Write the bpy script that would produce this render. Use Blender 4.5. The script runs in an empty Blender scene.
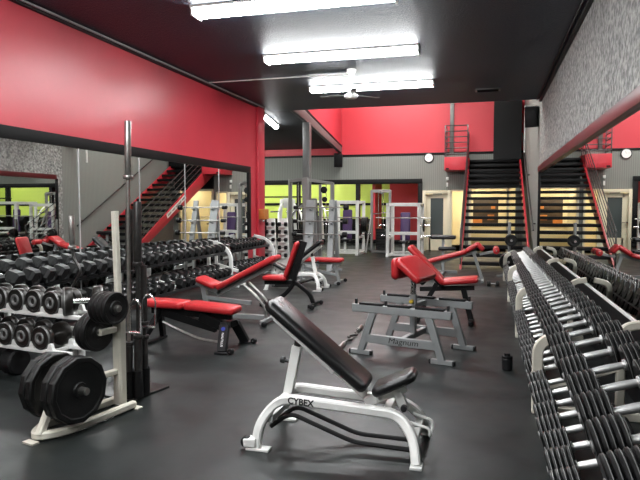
import bpy, bmesh, math, random
from mathutils import Vector as V, Matrix, Euler
random.seed(7)
sc = bpy.context.scene
COL = sc.collection
PI = math.pi

# ------------------------------------------------------------------ materials
def mat(name, col, rough=.5, metal=0., bump=0., bscale=40., var=0., vscale=6., spec=.5, coat=0., bdist=.01):
    m = bpy.data.materials.new(name); m.use_nodes = True
    nt = m.node_tree; b = nt.nodes['Principled BSDF']
    b.inputs['Base Color'].default_value = (*col, 1)
    b.inputs['Roughness'].default_value = rough
    b.inputs['Metallic'].default_value = metal
    b.inputs['Specular IOR Level'].default_value = spec
    b.inputs['Coat Weight'].default_value = coat
    if bump or var:
        tc = nt.nodes.new('ShaderNodeTexCoord')
        if var:
            n = nt.nodes.new('ShaderNodeTexNoise'); n.inputs['Scale'].default_value = vscale; n.inputs['Detail'].default_value = 5
            nt.links.new(tc.outputs['Object'], n.inputs['Vector'])
            r = nt.nodes.new('ShaderNodeValToRGB')
            r.color_ramp.elements[0].position = .3; r.color_ramp.elements[1].position = .7
            r.color_ramp.elements[0].color = (*[c*(1-var) for c in col], 1)
            r.color_ramp.elements[1].color = (*[min(1, c*(1+var)) for c in col], 1)
            nt.links.new(n.outputs['Fac'], r.inputs['Fac']); nt.links.new(r.outputs['Color'], b.inputs['Base Color'])
        if bump:
            n = nt.nodes.new('ShaderNodeTexNoise'); n.inputs['Scale'].default_value = bscale; n.inputs['Detail'].default_value = 3
            nt.links.new(tc.outputs['Object'], n.inputs['Vector'])
            bp = nt.nodes.new('ShaderNodeBump'); bp.inputs['Strength'].default_value = bump; bp.inputs['Distance'].default_value = bdist
            nt.links.new(n.outputs['Fac'], bp.inputs['Height']); nt.links.new(bp.outputs['Normal'], b.inputs['Normal'])
    return m

def emit(name, col, strength):
    m = bpy.data.materials.new(name); m.use_nodes = True
    b = m.node_tree.nodes['Principled BSDF']
    b.inputs['Base Color'].default_value = (.8, .8, .8, 1)
    b.inputs['Emission Color'].default_value = (*col, 1)
    b.inputs['Emission Strength'].default_value = strength
    return m

MT = dict(
    red_wall=mat('red_wall_paint', (.55, .040, .060), .34, bump=.05, bscale=90, var=.04, vscale=2),
    red_far=mat('red_upper_paint', (.62, .045, .065), .5),
    black=mat('black_paint', (.004, .004, .0045), .5, spec=0.22),
    trim_black=mat('black_trim', (.005, .005, .005), .6, spec=.15),
    trim_reflect=mat('black_trim_red_reflection', (.085, .008, .011), .32),  # black glossy trim; red wall's reflection put into its base colour
    ceiling=mat('charcoal_ceiling', (.020, .036, .060), .48, bump=.8, bscale=42, bdist=.012, var=.15, vscale=30),
    soffit=mat('dark_soffit', (.028, .032, .036), .55, bump=.3, bscale=38),
    chrome=mat('chrome', (.78, .78, .78), .16, 1.),
    steel=mat('worn_steel', (.42, .41, .39), .32, 1., var=.15, vscale=30),
    dark_steel=mat('dark_bar_steel', (.06, .058, .056), .36, .8, var=.2, vscale=25),
    iron=mat('black_iron', (.006, .006, .006), .42, bump=.15, bscale=120, spec=0.3),
    disc=mat('dumbbell_disc_enamel', (.004, .004, .004), .36, 0., bump=.05, bscale=120, spec=.3),
    rim=mat('bare_rim_steel', (.20, .20, .195), .4, .35),
    handle=mat('handle_steel', (.72, .72, .71), .36, .8),
    rubber=mat('black_rubber', (.0045, .0045, .005), .55, bump=.1, bscale=150, spec=0.25),
    hexrub=mat('hex_rubber', (.0045, .005, .0052), .42, bump=.1, bscale=120, spec=0.28),
    plate=mat('black_plate_iron', (.004, .004, .004), .46, bump=.12, bscale=90, spec=0.28),
    rounddb=mat('dark_round_iron', (.022, .020, .018), .33, .4, spec=0.4),
    white=mat('white_powder_coat', (.82, .82, .79), .35, var=.05, vscale=9),
    cream=mat('cream_steel', (.63, .60, .51), .42, var=.12, vscale=7),
    grey=mat('grey_powder_coat', (.30, .315, .315), .38, .25, var=.05, vscale=10),
    dgrey=mat('dark_grey_frame', (.15, .15, .145), .4, .25),
    mgrey=mat('mid_grey_frame', (.26, .255, .245), .4, .2),
    redvinyl=mat('red_vinyl', (.47, .022, .026), .34, bump=.06, bscale=160),
    pinkvinyl=mat('red_vinyl_bright', (.62, .03, .035), .3, bump=.06, bscale=160),
    blackvinyl=mat('black_vinyl', (.005, .005, .0055), .3, bump=.08, bscale=160),
    purple=mat('purple_vinyl', (.055, .022, .10), .45),
    redsteel=mat('red_steel_paint', (.52, .03, .045), .4),
    railing=mat('dark_rail_steel', (.07, .07, .07), .3, .6),
    silver_rail=mat('silver_rail_paint', (.30, .30, .30), .35, .5),
    lime=mat('lime_wall_paint', (.66, .80, .15), .6),
    beige=mat('beige_wall_paint', (.78, .70, .49), .6),
    creamdoor=mat('cream_door_paint', (.76, .70, .52), .5),
    darkglass=mat('dark_glazing', (.07, .085, .085), .12),
    plastic=mat('black_plastic', (.011, .011, .012), .38, spec=0.35),
    clockface=mat('clock_face', (.85, .85, .83), .4),
    orange=mat('orange_wood', (.48, .17, .035), .5, var=.15, vscale=8),
    picture=mat('dark_brown_panel', (.05, .032, .02), .5, var=.4, vscale=3),
    foam=mat('grip_foam', (.02, .02, .02), .8),
    signwhite=mat('sign_white', (.8, .78, .72), .5),
    ink=mat('black_ink', (.01, .01, .01), .5),
    blue=mat('blue_badge', (.02, .04, .35), .4),
    whiteink=mat('white_ink', (.8, .8, .8), .5),
    yellow=mat('yellow_plastic', (.6, .42, .03), .4),
    mirror_seam=mat('mirror_seam_strip', (.75, .75, .75), .25, .6),
)

def mirror_mat():
    m = bpy.data.materials.new('mirror_silvering'); m.use_nodes = True
    b = m.node_tree.nodes['Principled BSDF']
    b.inputs['Base Color'].default_value = (.78, .80, .785, 1); b.inputs['Metallic'].default_value = 1
    b.inputs['Roughness'].default_value = .008
    return m
MT['mirror'] = mirror_mat()
MT['tube'] = emit('lamp_diffuser', (.97, .99, 1.), 15.0)
MT['tube_far'] = emit('lamp_diffuser_far', (1., .99, .95), 25.0)
MT['tube_lime'] = emit('lamp_diffuser_lime_room', (1., .99, .95), 17.0)
MT['tube_warm'] = emit('lamp_diffuser_warm', (1., .90, .70), 16.0)

def rubber_floor():
    m = bpy.data.materials.new('rubber_mat_floor'); m.use_nodes = True
    nt = m.node_tree; N = nt.nodes; L = nt.links; b = N['Principled BSDF']; b.inputs['Specular IOR Level'].default_value = .34
    tc = N.new('ShaderNodeTexCoord')
    # wavy puzzle seam: distort the coordinate a little with a saw wave
    sep = N.new('ShaderNodeSeparateXYZ'); L.new(tc.outputs['Object'], sep.inputs[0])
    def math_(op, a, bv=None, c=None):
        n = N.new('ShaderNodeMath'); n.operation = op
        for i, v in enumerate((a, bv, c)):
            if v is None: continue
            if isinstance(v, (int, float)): n.inputs[i].default_value = v
            else: L.new(v, n.inputs[i])
        return n.outputs[0]
    def seam(u, v, off):
        w = math_('MULTIPLY', math_('SINE', math_('MULTIPLY', v, 2*PI/.11)), .012)
        f = math_('FRACT', math_('DIVIDE', math_('ADD', math_('ADD', u, w), off), 1.22))
        d = math_('ABSOLUTE', math_('SUBTRACT', f, .5))
        return math_('GREATER_THAN', math_('SUBTRACT', 0.0035, math_('ABSOLUTE', math_('SUBTRACT', d, .25))), 0)
    s = math_('MAXIMUM', seam(sep.outputs['X'], sep.outputs['Y'], .12), seam(sep.outputs['Y'], sep.outputs['X'], .34))
    n1 = N.new('ShaderNodeTexNoise'); n1.inputs['Scale'].default_value = 1.1; n1.inputs['Detail'].default_value = 6; n1.inputs['Roughness'].default_value = .6
    L.new(tc.outputs['Object'], n1.inputs['Vector'])
    r = N.new('ShaderNodeValToRGB'); r.color_ramp.elements[0].position = .35; r.color_ramp.elements[1].position = .68
    r.color_ramp.elements[0].color = (.0080, .0102, .0100, 1); r.color_ramp.elements[1].color = (.0130, .0160, .0156, 1)
    L.new(n1.outputs['Fac'], r.inputs['Fac'])
    mx = N.new('ShaderNodeMix'); mx.data_type = 'RGBA'
    L.new(math_('MULTIPLY', s, .45), mx.inputs[0]); L.new(r.outputs['Color'], mx.inputs[6]); mx.inputs[7].default_value = (.003, .003, .003, 1)
    L.new(mx.outputs[2], b.inputs['Base Color'])
    n2 = N.new('ShaderNodeTexNoise'); n2.inputs['Scale'].default_value = 3.; n2.inputs['Detail'].default_value = 6
    L.new(tc.outputs['Object'], n2.inputs['Vector'])
    mr = N.new('ShaderNodeMapRange'); mr.inputs[1].default_value = .3; mr.inputs[2].default_value = .7; mr.inputs[3].default_value = .36; mr.inputs[4].default_value = .5
    L.new(n2.outputs['Fac'], mr.inputs[0]); L.new(mr.outputs[0], b.inputs['Roughness'])
    n3 = N.new('ShaderNodeTexNoise'); n3.inputs['Scale'].default_value = 140.
    L.new(tc.outputs['Object'], n3.inputs['Vector'])
    bp = N.new('ShaderNodeBump'); bp.inputs['Strength'].default_value = .12; bp.inputs['Distance'].default_value = .004
    L.new(n3.outputs['Fac'], bp.inputs['Height']); L.new(bp.outputs['Normal'], b.inputs['Normal'])
    return m
MT['floor'] = rubber_floor()

def stucco():
    m = bpy.data.materials.new('rough_stucco'); m.use_nodes = True
    nt = m.node_tree; N = nt.nodes; L = nt.links; b = N['Principled BSDF']
    tc = N.new('ShaderNodeTexCoord')
    v = N.new('ShaderNodeTexVoronoi'); v.inputs['Scale'].default_value = 12.; v.inputs['Randomness'].default_value = 1
    L.new(tc.outputs['Object'], v.inputs['Vector'])
    n = N.new('ShaderNodeTexNoise'); n.inputs['Scale'].default_value = 19.; n.inputs['Detail'].default_value = 4
    L.new(tc.outputs['Object'], n.inputs['Vector'])
    r = N.new('ShaderNodeValToRGB'); r.color_ramp.elements[0].position = .36; r.color_ramp.elements[1].position = .66
    r.color_ramp.elements[0].color = (.17, .175, .167, 1); r.color_ramp.elements[1].color = (.47, .475, .45, 1)
    L.new(n.outputs['Fac'], r.inputs['Fac']); L.new(r.outputs['Color'], b.inputs['Base Color'])
    ad = N.new('ShaderNodeMath'); ad.operation = 'ADD'
    L.new(n.outputs['Fac'], ad.inputs[0]); L.new(v.outputs['Distance'], ad.inputs[1])
    bp = N.new('ShaderNodeBump'); bp.inputs['Strength'].default_value = .9; bp.inputs['Distance'].default_value = .03
    L.new(ad.outputs[0], bp.inputs['Height']); L.new(bp.outputs['Normal'], b.inputs['Normal'])
    b.inputs['Roughness'].default_value = .75
    return m
MT['stucco'] = stucco()

def ribbed(name, col, axis):
    m = bpy.data.materials.new(name); m.use_nodes = True
    nt = m.node_tree; N = nt.nodes; L = nt.links; b = N['Principled BSDF']
    tc = N.new('ShaderNodeTexCoord')
    w = N.new('ShaderNodeTexWave'); w.bands_direction = axis; w.inputs['Scale'].default_value = 5.; w.inputs['Distortion'].default_value = .6
    L.new(tc.outputs['Object'], w.inputs['Vector'])
    n = N.new('ShaderNodeTexNoise'); n.inputs['Scale'].default_value = 60.
    L.new(tc.outputs['Object'], n.inputs['Vector'])
    mx = N.new('ShaderNodeMix'); mx.data_type = 'RGBA'
    L.new(w.outputs['Fac'], mx.inputs[0]); mx.inputs[6].default_value = (*[c*.84 for c in col], 1); mx.inputs[7].default_value = (*[c*1.1 for c in col], 1)
    L.new(mx.outputs[2], b.inputs['Base Color'])
    bp = N.new('ShaderNodeBump'); bp.inputs['Strength'].default_value = .35; bp.inputs['Distance'].default_value = .01
    L.new(n.outputs['Fac'], bp.inputs['Height']); L.new(bp.outputs['Normal'], b.inputs['Normal'])
    b.inputs['Roughness'].default_value = .8
    return m
MT['rib_x'] = ribbed('grey_ribbed_carpet_x', (.225, .235, .215), 'X')
MT['rib_y'] = ribbed('grey_ribbed_carpet_y', (.225, .235, .215), 'Y')

# ------------------------------------------------------------------ mesh tools
def fillet(pts, r, n=5):
    pts = [V(p) for p in pts]; out = [pts[0]]
    for i in range(1, len(pts)-1):
        a, b, c = pts[i-1], pts[i], pts[i+1]
        d1, d2 = (a-b), (c-b)
        k = min(r, d1.length*.48, d2.length*.48)
        p, q = b + d1.normalized()*k, b + d2.normalized()*k
        for j in range(n+1):
            t = j/n
            out.append(p*(1-t)**2 + b*2*t*(1-t) + q*t*t)
    out.append(pts[-1])
    return out

class MB:
    def __init__(s): s.bm = bmesh.new()
    def _merge(s, tmp, mx=None):
        if mx is not None: bmesh.ops.transform(tmp, matrix=mx, verts=tmp.verts)
        me = bpy.data.meshes.new('tmp'); tmp.to_mesh(me); tmp.free()
        s.bm.from_mesh(me); bpy.data.meshes.remove(me)
        return s
    def box(s, c, size, rot=(0, 0, 0), bev=0., seg=2, mx=None):
        t = bmesh.new(); bmesh.ops.create_cube(t, size=1)
        bmesh.ops.transform(t, matrix=Matrix.Diagonal((*size, 1)), verts=t.verts)
        if bev: bmesh.ops.bevel(t, geom=t.edges[:], offset=bev, segments=seg, profile=.5, affect='EDGES')
        M = Matrix.Translation(c) @ (mx if mx is not None else Euler(rot).to_matrix().to_4x4())
        return s._merge(t, M)
    def beam(s, p0, p1, w, h, up=(0, 0, 1), bev=.004):
        p0, p1 = V(p0), V(p1); z = (p1-p0); ln = z.length; z.normalize()
        up = V(up)
        if abs(z.dot(up)) > .98: up = V((0, 1, 0))
        x = up.cross(z).normalized(); y = z.cross(x)
        M = Matrix((x, y, z)).transposed().to_4x4()
        return s.box((p0+p1)/2, (w, h, ln), bev=min(bev, w*.3, h*.3), seg=1, mx=M)
    def cyl(s, p0, p1, r, n=16, r2=None, bev=0.):
        p0, p1 = V(p0), V(p1); z = (p1-p0); ln = z.length
        t = bmesh.new()
        bmesh.ops.create_cone(t, cap_ends=True, segments=n, radius1=r, radius2=r if r2 is None else r2, depth=ln)
        if bev:
            ed = [e for e in t.edges if all(len(f.verts) > 4 or True for f in e.link_faces) and abs(e.verts[0].co.z-e.verts[1].co.z) < 1e-6]
            bmesh.ops.bevel(t, geom=ed, offset=bev, segments=2, profile=.5, affect='EDGES')
        return s._merge(t, Matrix.Translation((p0+p1)/2) @ z.to_track_quat('Z', 'Y').to_matrix().to_4x4())
    def sweep(s, prof, pts, up=(0, 0, 1), fixed=False):
        pts = [V(p) for p in pts]; n = len(pts); rings = []; bm = s.bm
        up0 = V(up); prev = None
        for i, p in enumerate(pts):
            if i == 0: d = pts[1]-pts[0]
            elif i == n-1: d = pts[-1]-pts[-2]
            else: d = (pts[i+1]-p).normalized() + (p-pts[i-1]).normalized()
            d.normalize()
            if prev is None or (fixed and abs(d.dot(up0)) < .9):
                u = up0 if abs(d.dot(up0)) < .95 else V((0, 1, 0)) if abs(d.y) < .9 else V((1, 0, 0))
                x = u.cross(d).normalized(); y = d.cross(x)
            else:
                q = prev[0].rotation_difference(d); x = (q @ prev[1]); x = (x - d*x.dot(d)).normalized(); y = d.cross(x)
            prev = (d.copy(), x.copy())
            k = 1.
            if 0 < i < n-1:
                c = max(.5, math.sqrt(max(0., (1+(pts[i+1]-p).normalized().dot((p-pts[i-1]).normalized()))/2)))
            rings.append([bm.verts.new(p + x*a + y*b) for a, b in prof])
        m = len(prof)
        for i in range(n-1):
            for j in range(m):
                bm.faces.new((rings[i][j], rings[i][(j+1) % m], rings[i+1][(j+1) % m], rings[i+1][j]))
        bm.faces.new(rings[0][::-1]); bm.faces.new(rings[-1])
        return s
    def tube(s, pts, r, n=10, fil=0.):
        if fil: pts = fillet(pts, fil)
        return s.sweep([(r*math.cos(2*PI*k/n), r*math.sin(2*PI*k/n)) for k in range(n)], pts)
    def rtube(s, pts, w, h, fil=0., n=6, up=(0, 0, 1)):
        if fil: pts = fillet(pts, fil, n)
        c = min(w, h)*.18
        a, b = w/2, h/2
        return s.sweep([(a, -b+c), (a, b-c), (a-c, b), (-a+c, b), (-a, b-c), (-a, -b+c), (-a+c, -b), (a-c, -b)], pts, up, True)
    def lathe(s, prof, origin=(0, 0, 0), axis='Z', n=24, mx=None):
        t = bmesh.new(); rings = []
        for r, z in prof:
            if r < 1e-5: rings.append([t.verts.new((0, 0, z))])
            else: rings.append([t.verts.new((r*math.cos(2*PI*k/n), r*math.sin(2*PI*k/n), z)) for k in range(n)])
        for a, b in zip(rings, rings[1:]):
            for k in range(n):
                if len(a) == 1 and len(b) == 1: break
                if len(a) == 1: t.faces.new((a[0], b[k], b[(k+1) % n]))
                elif len(b) == 1: t.faces.new((a[k], a[(k+1) % n], b[0]))
                else: t.faces.new((a[k], a[(k+1) % n], b[(k+1) % n], b[k]))
        bmesh.ops.recalc_face_normals(t, faces=t.faces)
        A = {'Z': Matrix.Identity(4), 'X': Matrix.Rotation(PI/2, 4, 'Y'), 'Y': Matrix.Rotation(-PI/2, 4, 'X')}[axis]
        return s._merge(t, Matrix.Translation(origin) @ (mx if mx is not None else A))
    def prism(s, poly, y0, y1, axis='Y', bev=0.):
        """poly in (a, b): axis Y -> (x, z); axis X -> (y, z); axis Z -> (x, y)"""
        t = bmesh.new()
        f = {'Y': lambda a, b, c: (a, c, b), 'X': lambda a, b, c: (c, a, b), 'Z': lambda a, b, c: (a, b, c)}[axis]
        lo = [t.verts.new(f(a, b, y0)) for a, b in poly]; hi = [t.verts.new(f(a, b, y1)) for a, b in poly]
        t.faces.new(lo); t.faces.new(hi[::-1]); n = len(poly)
        for i in range(n): t.faces.new((lo[i], hi[i], hi[(i+1) % n], lo[(i+1) % n]))
        bmesh.ops.recalc_face_normals(t, faces=t.faces)
        if bev: bmesh.ops.bevel(t, geom=t.edges[:], offset=bev, segments=2, profile=.5, affect='EDGES')
        return s._merge(t)
    def pad(s, p0, p1, width, thick, wdir=(0, 1, 0), bev=.025, taper=1.):
        """upholstered slab from p0 to p1 (line along the middle of the slab)"""
        p0, p1 = V(p0), V(p1); x = (p1-p0); ln = x.length; x.normalize()
        y = V(wdir); y = (y - x*y.dot(x)).normalized(); z = x.cross(y)
        t = bmesh.new(); bmesh.ops.create_cube(t, size=1)
        bmesh.ops.transform(t, matrix=Matrix.Diagonal((ln, width, thick, 1)), verts=t.verts)
        for v in t.verts:
            if v.co.x > 0: v.co.y *= taper
        bmesh.ops.bevel(t, geom=[e for e in t.edges if abs(e.verts[0].co.z-e.verts[1].co.z) > 1e-4], offset=min(width*.25, .05), segments=4, profile=.5, affect='EDGES')
        bmesh.ops.bevel(t, geom=[e for e in t.edges if abs(e.verts[0].co.z-e.verts[1].co.z) < 1e-5 and len(e.link_faces) == 2 and abs(e.link_faces[0].normal.z-e.link_faces[1].normal.z) > .5], offset=min(bev, thick*.45), segments=3, profile=.5, affect='EDGES')
        M = Matrix((x, y, z)).transposed().to_4x4()
        return s._merge(t, Matrix.Translation((p0+p1)/2) @ M)
    def build(s, name, m, parent=None, label=None, smooth=True, ang=38):
        me = bpy.data.meshes.new(name)
        bmesh.ops.recalc_face_normals(s.bm, faces=s.bm.faces)
        s.bm.to_mesh(me); s.bm.free()
        me.materials.append(MT[m] if isinstance(m, str) else m)
        if smooth:
            me.polygons.foreach_set('use_smooth', [True]*len(me.polygons))
            me.set_sharp_from_angle(angle=math.radians(ang))
        o = bpy.data.objects.new(name, me); COL.objects.link(o)
        if parent is not None: o.parent = parent
        if label: o['label'] = label
        return o

def tag(o, label, cat, group=None, kind=None):
    o['label'] = label; o['category'] = cat
    if group: o['group'] = group
    if kind: o['kind'] = kind
    return o
def thing(name, label, cat, loc=(0, 0, 0), rotz=0., group=None):
    o = bpy.data.objects.new(name, None); COL.objects.link(o)
    o.location = loc; o.rotation_euler = (0, 0, rotz); o.empty_display_size = .1
    return tag(o, label, cat, group)
def struct(o):
    o['kind'] = 'structure'; return o
def dup(root, loc, rot=(0, 0, 0), label=None, scale=None):
    r = root.copy(); COL.objects.link(r); r.location = loc; r.rotation_euler = rot
    if label: r['label'] = label
    if scale: r.scale = (scale,)*3
    for ch in root.children:
        c = ch.copy(); COL.objects.link(c); c.parent = r
        for g in ch.children:
            d = g.copy(); COL.objects.link(d); d.parent = c
    return r
def text(name, body, size, loc, rot, m, parent, extr=.0008, width=None, align='CENTER', shear=0., bold=0.):
    cu = bpy.data.curves.new(name, 'FONT'); cu.body = body; cu.size = size; cu.extrude = extr
    cu.align_x = align; cu.align_y = 'CENTER'; cu.shear = shear; cu.offset = size*bold
    cu.materials.append(MT[m])
    tmp = bpy.data.objects.new('tmp', cu); COL.objects.link(tmp)
    me = bpy.data.meshes.new_from_object(tmp); bpy.data.objects.remove(tmp); bpy.data.curves.remove(cu)
    o = bpy.data.objects.new(name, me); COL.objects.link(o); o.parent = parent
    o.location = loc; o.rotation_euler = rot
    if width: o.scale.x = width
    return o
ONES = ['', 'first', 'second', 'third', 'fourth', 'fifth', 'sixth', 'seventh', 'eighth', 'ninth', 'tenth', 'eleventh', 'twelfth', 'thirteenth', 'fourteenth', 'fifteenth', 'sixteenth', 'seventeenth', 'eighteenth', 'nineteenth']
TENS = {2: ('twentieth', 'twenty'), 3: ('thirtieth', 'thirty'), 4: ('fortieth', 'forty'), 5: ('fiftieth', 'fifty')}
def nth(k):
    if k < 20: return ONES[k]
    t, u = divmod(k, 10)
    return TENS[t][0] if u == 0 else TENS[t][1] + '-' + ONES[u]
# ------------------------------------------------------------------ the room
CZ = 3.89; XL = -5.25; XR = 1.13
struct(MB().box((-5.5, 9, -.1), (16, 34, .2)).build('floor', 'floor'))
struct(MB().box((-2.06, 5.15, CZ+.06), (6.82, 18.3, .12)).build('ceiling', 'ceiling'))
struct(MB().box((XL-.1, 4.85, CZ/2), (.2, 17.7, CZ)).build('wall_left', 'red_wall'))
struct(MB().box((XL+.03, 13.48, CZ/2), (.06, .42, CZ), bev=.01).box((XL+.045, 13.38, CZ/2), (.03, .05, CZ), bev=.008).build('trim_1', 'red_wall'))
struct(MB().box((XL+.02, 4.6, 2.347), (.04, 16.5, .145), bev=.006).box((XL+.02, 12.79, 1.45), (.04, .14, 1.66), bev=.006).build('trim_2', 'trim_black'))
struct(MB().box((XL+.03, 4.85, CZ-.035), (.06, 17.7, .05), bev=.01).build('trim_3', 'black'))
struct(MB().tube([(XL+.1, -3.9, CZ-.03), (XL+.1, 13.6, CZ-.03)], .016, 8).build('trim_4', 'grey'))
struct(MB().box((XR+.11, 5.24, CZ/2), (.22, 18.5, CZ)).build('wall_right', 'stucco'))
struct(MB().box((XR+.11, 17.64, 2.9), (.22, 6.3, 5.8)).build('wall_right_far', 'rib_y'))
struct(MB().box((XR-.03, 5.1, 2.335), (.06, 18.2, .13), bev=.005).build('trim_5', 'trim_reflect'))
struct(MB().box((XR-.008, 5.24, .3), (.016, 18.4, .6)).build('baseboard_right', 'black'))
struct(MB().box((XR-.02, 14.24, 1.45), (.04, .06, 1.68), bev=.005).build('trim_6', 'black'))
struct(MB().box((XR-.03, 5.1, CZ-.04), (.06, 18.2, .06), bev=.01).tube([(XR-.1, -3.9, CZ-.03), (XR-.1, 14.2, CZ-.03)], .014, 8).build('trim_7', 'black'))
struct(MB().box((-2.06, -4.1, CZ/2), (6.82, .2, CZ)).build('wall_rear', 'rib_x'))
# far hall: high ceiling in the middle, low sloping soffit on its left
struct(MB().box((-2.0, 14.36, 4.9), (6.6, .12, 1.9)).build('wall_header', 'black'))
struct(MB().box((-1.9, 17.5, 5.86), (6.6, 6.6, .12)).build('ceiling_far', 'ceiling'))
struct(MB().prism([(14.3, 4.05), (20.7, 3.57), (20.7, 3.67), (14.3, 4.15)], -12, -4.95, 'X').build('ceiling_soffit', 'soffit'))
struct(MB().box((-8.95, 14.2, 1.95), (6.9, .2, 4.2)).build('wall_hall_front', 'rib_x'))
struct(MB().box((-12.1, 17.4, 2.1), (.2, 6.8, 4.2)).build('wall_hall_left', 'rib_y'))
struct(MB().prism([(14.42, 4.2), (20.7, 3.45), (20.7, 5.8), (14.42, 5.8)], -5.1, -4.97, 'X').build('wall_upper_left', 'red_far'))
struct(MB().prism([(14.42, 4.04), (16.2, 3.86), (20.3, 3.36), (20.3, 3.56), (16.15, 4.13), (14.42, 4.37)], -4.97, -4.85, 'X', bev=.008).build('trim_8', 'dgrey'))
struct(MB().prism([(14.42, 4.37), (16.15, 4.13), (20.3, 3.56), (20.3, 3.61), (16.15, 4.19), (14.42, 4.43)], -4.96, -4.84, 'X').build('trim_9', 'black'))
w = MB(); yb = 20.78; th = .16
def bw(x0, x1, z0, z1): w.box(((x0+x1)/2, yb, (z0+z1)/2), (x1-x0, th, z1-z0))
bw(-12, -2.21, 0, .3); bw(-12, -9, .3, 2.38); bw(-12, 1.13, 2.38, 3.3); bw(-2.21, -.58, 2.06, 2.38); bw(-.58, 1.13, 2.16, 2.38)
bw(-2.21, -2.11, 0, 2.06); bw(-.72, -.58, 0, 2.06); bw(.9, 1.13, 0, 2.16)
struct(w.build('wall_back', 'rib_x'))
struct(MB().box((-5.4, 20.8, 4.55), (13.2, .16, 2.5)).build('wall_back_upper', 'red_far'))
struct(MB().box((-5.4, 20.69, 3.3), (13.2, .04, .07), bev=.005).build('trim_10', 'black'))
struct(MB().box((-1.17, 20.69, 4.55), (.13, .06, 2.5), bev=.008).build('trim_11', 'dgrey'))
# window into the next training room
w = MB()
for x0, x1, z0, z1 in ((-9.05, -2.13, 2.3, 2.46), (-9.05, -2.13, .24, .36), (-4.43, -4.3, .36, 2.3), (-2.27, -2.13, .36, 2.3), (-9.05, -8.93, .36, 2.3), (-6.6, -6.5, .36, 2.3)):
    w.box(((x0+x1)/2, 20.7, (z0+z1)/2), (x1-x0, .22, z1-z0), bev=.006)
struct(w.build('window_1', 'black'))
struct(MB().box((-7.5, 25.0, 1.6), (9.2, .12, 3.2)).build('wall_next_back', 'lime'))
struct(MB().box((-3.85, 21.6, 1.6), (.1, 1.4, 3.2)).box((-3.0, 24.9, 1.6), (1.8, .12, 3.2)).build('wall_next_red', 'red_far'))
struct(MB().box((-2.17, 22.9, 1.6), (.1, 4.1, 3.2)).build('wall_next_right', 'lime'))
struct(MB().box((-12.1, 22.9, 1.6), (.1, 4.2, 3.2)).build('wall_next_left', 'lime'))
struct(MB().box((-7.1, 22.9, 3.26), (10.1, 4.2, .12)).build('ceiling_next', 'white'))
struct(MB().box((-7.1, 22.93, -.05), (10.1, 4.14, .1)).build('floor_next', 'floor'))
struct(MB().box((-7.9, 24.92, 1.62), (8, .04, .1)).box((-7.9, 24.92, .5), (8, .04, 1.0)).build('trim_12', 'black'))
# door and the lit rooms behind it and behind the stairs
d = struct(MB().box((-2.06, 20.68, 1.03), (.1, .2, 2.06), bev=.006).box((-1.23, 20.68, 1.03), (.1, .2, 2.06), bev=.006).box((-1.65, 20.68, 2.0), (.74, .2, .1), bev=.006)
       .box((-1.93, 20.72, .98), (.16, .05, 1.9)).box((-1.345, 20.72, .98), (.15, .05, 1.9)).box((-1.65, 20.72, 1.87), (.5, .05, .14)).box((-1.65, 20.72, .28), (.5, .05, .5)).build('door_1', 'creamdoor'))
MB().box((-1.645, 20.72, 1.17), (.44, .02, 1.28)).build('door_glass', 'darkglass', d)
MB().cyl((-1.98, 20.69, 1.02), (-1.98, 20.60, 1.02), .018).beam((-1.98, 20.6, 1.02), (-1.84, 20.6, 1.02), .02, .02).build('door_handle', 'chrome', d)
MB().box((-1.62, 20.66, 1.96), (.3, .06, .06), bev=.01).beam((-1.5, 20.63, 1.96), (-1.25, 20.6, 1.93), .02, .012).build('door_closer', 'plastic', d)
struct(MB().box((-.74, 20.7, 1.03), (.06, .2, 2.06)).box((-1.16, 20.7, 1.03), (.05, .2, 2.06)).box((-.95, 20.7, 2.05), (.4, .2, .05)).build('door_2', 'creamdoor'))
struct(MB().box((-.5, 24.4, 1.5), (3.4, .12, 3.0)).box((-2.06, 22.6, 1.5), (.08, 3.6, 3.0)).box((-.65, 22.2, 1.4), (.1, 2.6, 2.8)).box((1.2, 22.6, 1.5), (.12, 3.6, 3.0)).build('wall_office', 'beige'))
struct(MB().box((-.5, 22.65, 2.86), (3.6, 3.6, .1)).build('ceiling_office', 'beige'))
struct(MB().box((-.5, 22.65, -.05), (3.6, 3.6, .1)).build('floor_office', 'beige'))
struct(MB().box((.66, 20.72, 1.08), (.08, .18, 2.16)).box((-.55, 20.72, 1.08), (.07, .18, 2.16)).box((.1, 20.72, 2.13), (1.3, .18, .07)).build('door_3', 'creamdoor'))
p = thing('picture_board', 'large dark brown notice board with orange patches behind the stairs', 'board', (-.05, 24.33, .75))
MB().box((0, 0, .55), (.95, .03, 1.1), bev=.006).build('board', 'picture', p)
for x, z, sx, sz in ((.2, .35, .25, .2), (-.3, .18, .35, .2), (.28, .75, .16, .14), (-.1, .85, .2, .07)):
    MB().box((x, -.02, z), (sx, .01, sz)).build('orange_card', 'orange', p, 'orange card pinned on the board')
t = thing('office_counter', 'low beige counter in the lit room behind the stairs', 'counter', (.1, 23.5, 0))
MB().box((0, 0, .4), (1.3, .5, .8), bev=.01).build('body', 'beige', t); MB().box((0, 0, .82), (1.36, .56, .04), bev=.008).build('top', 'white', t)

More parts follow.
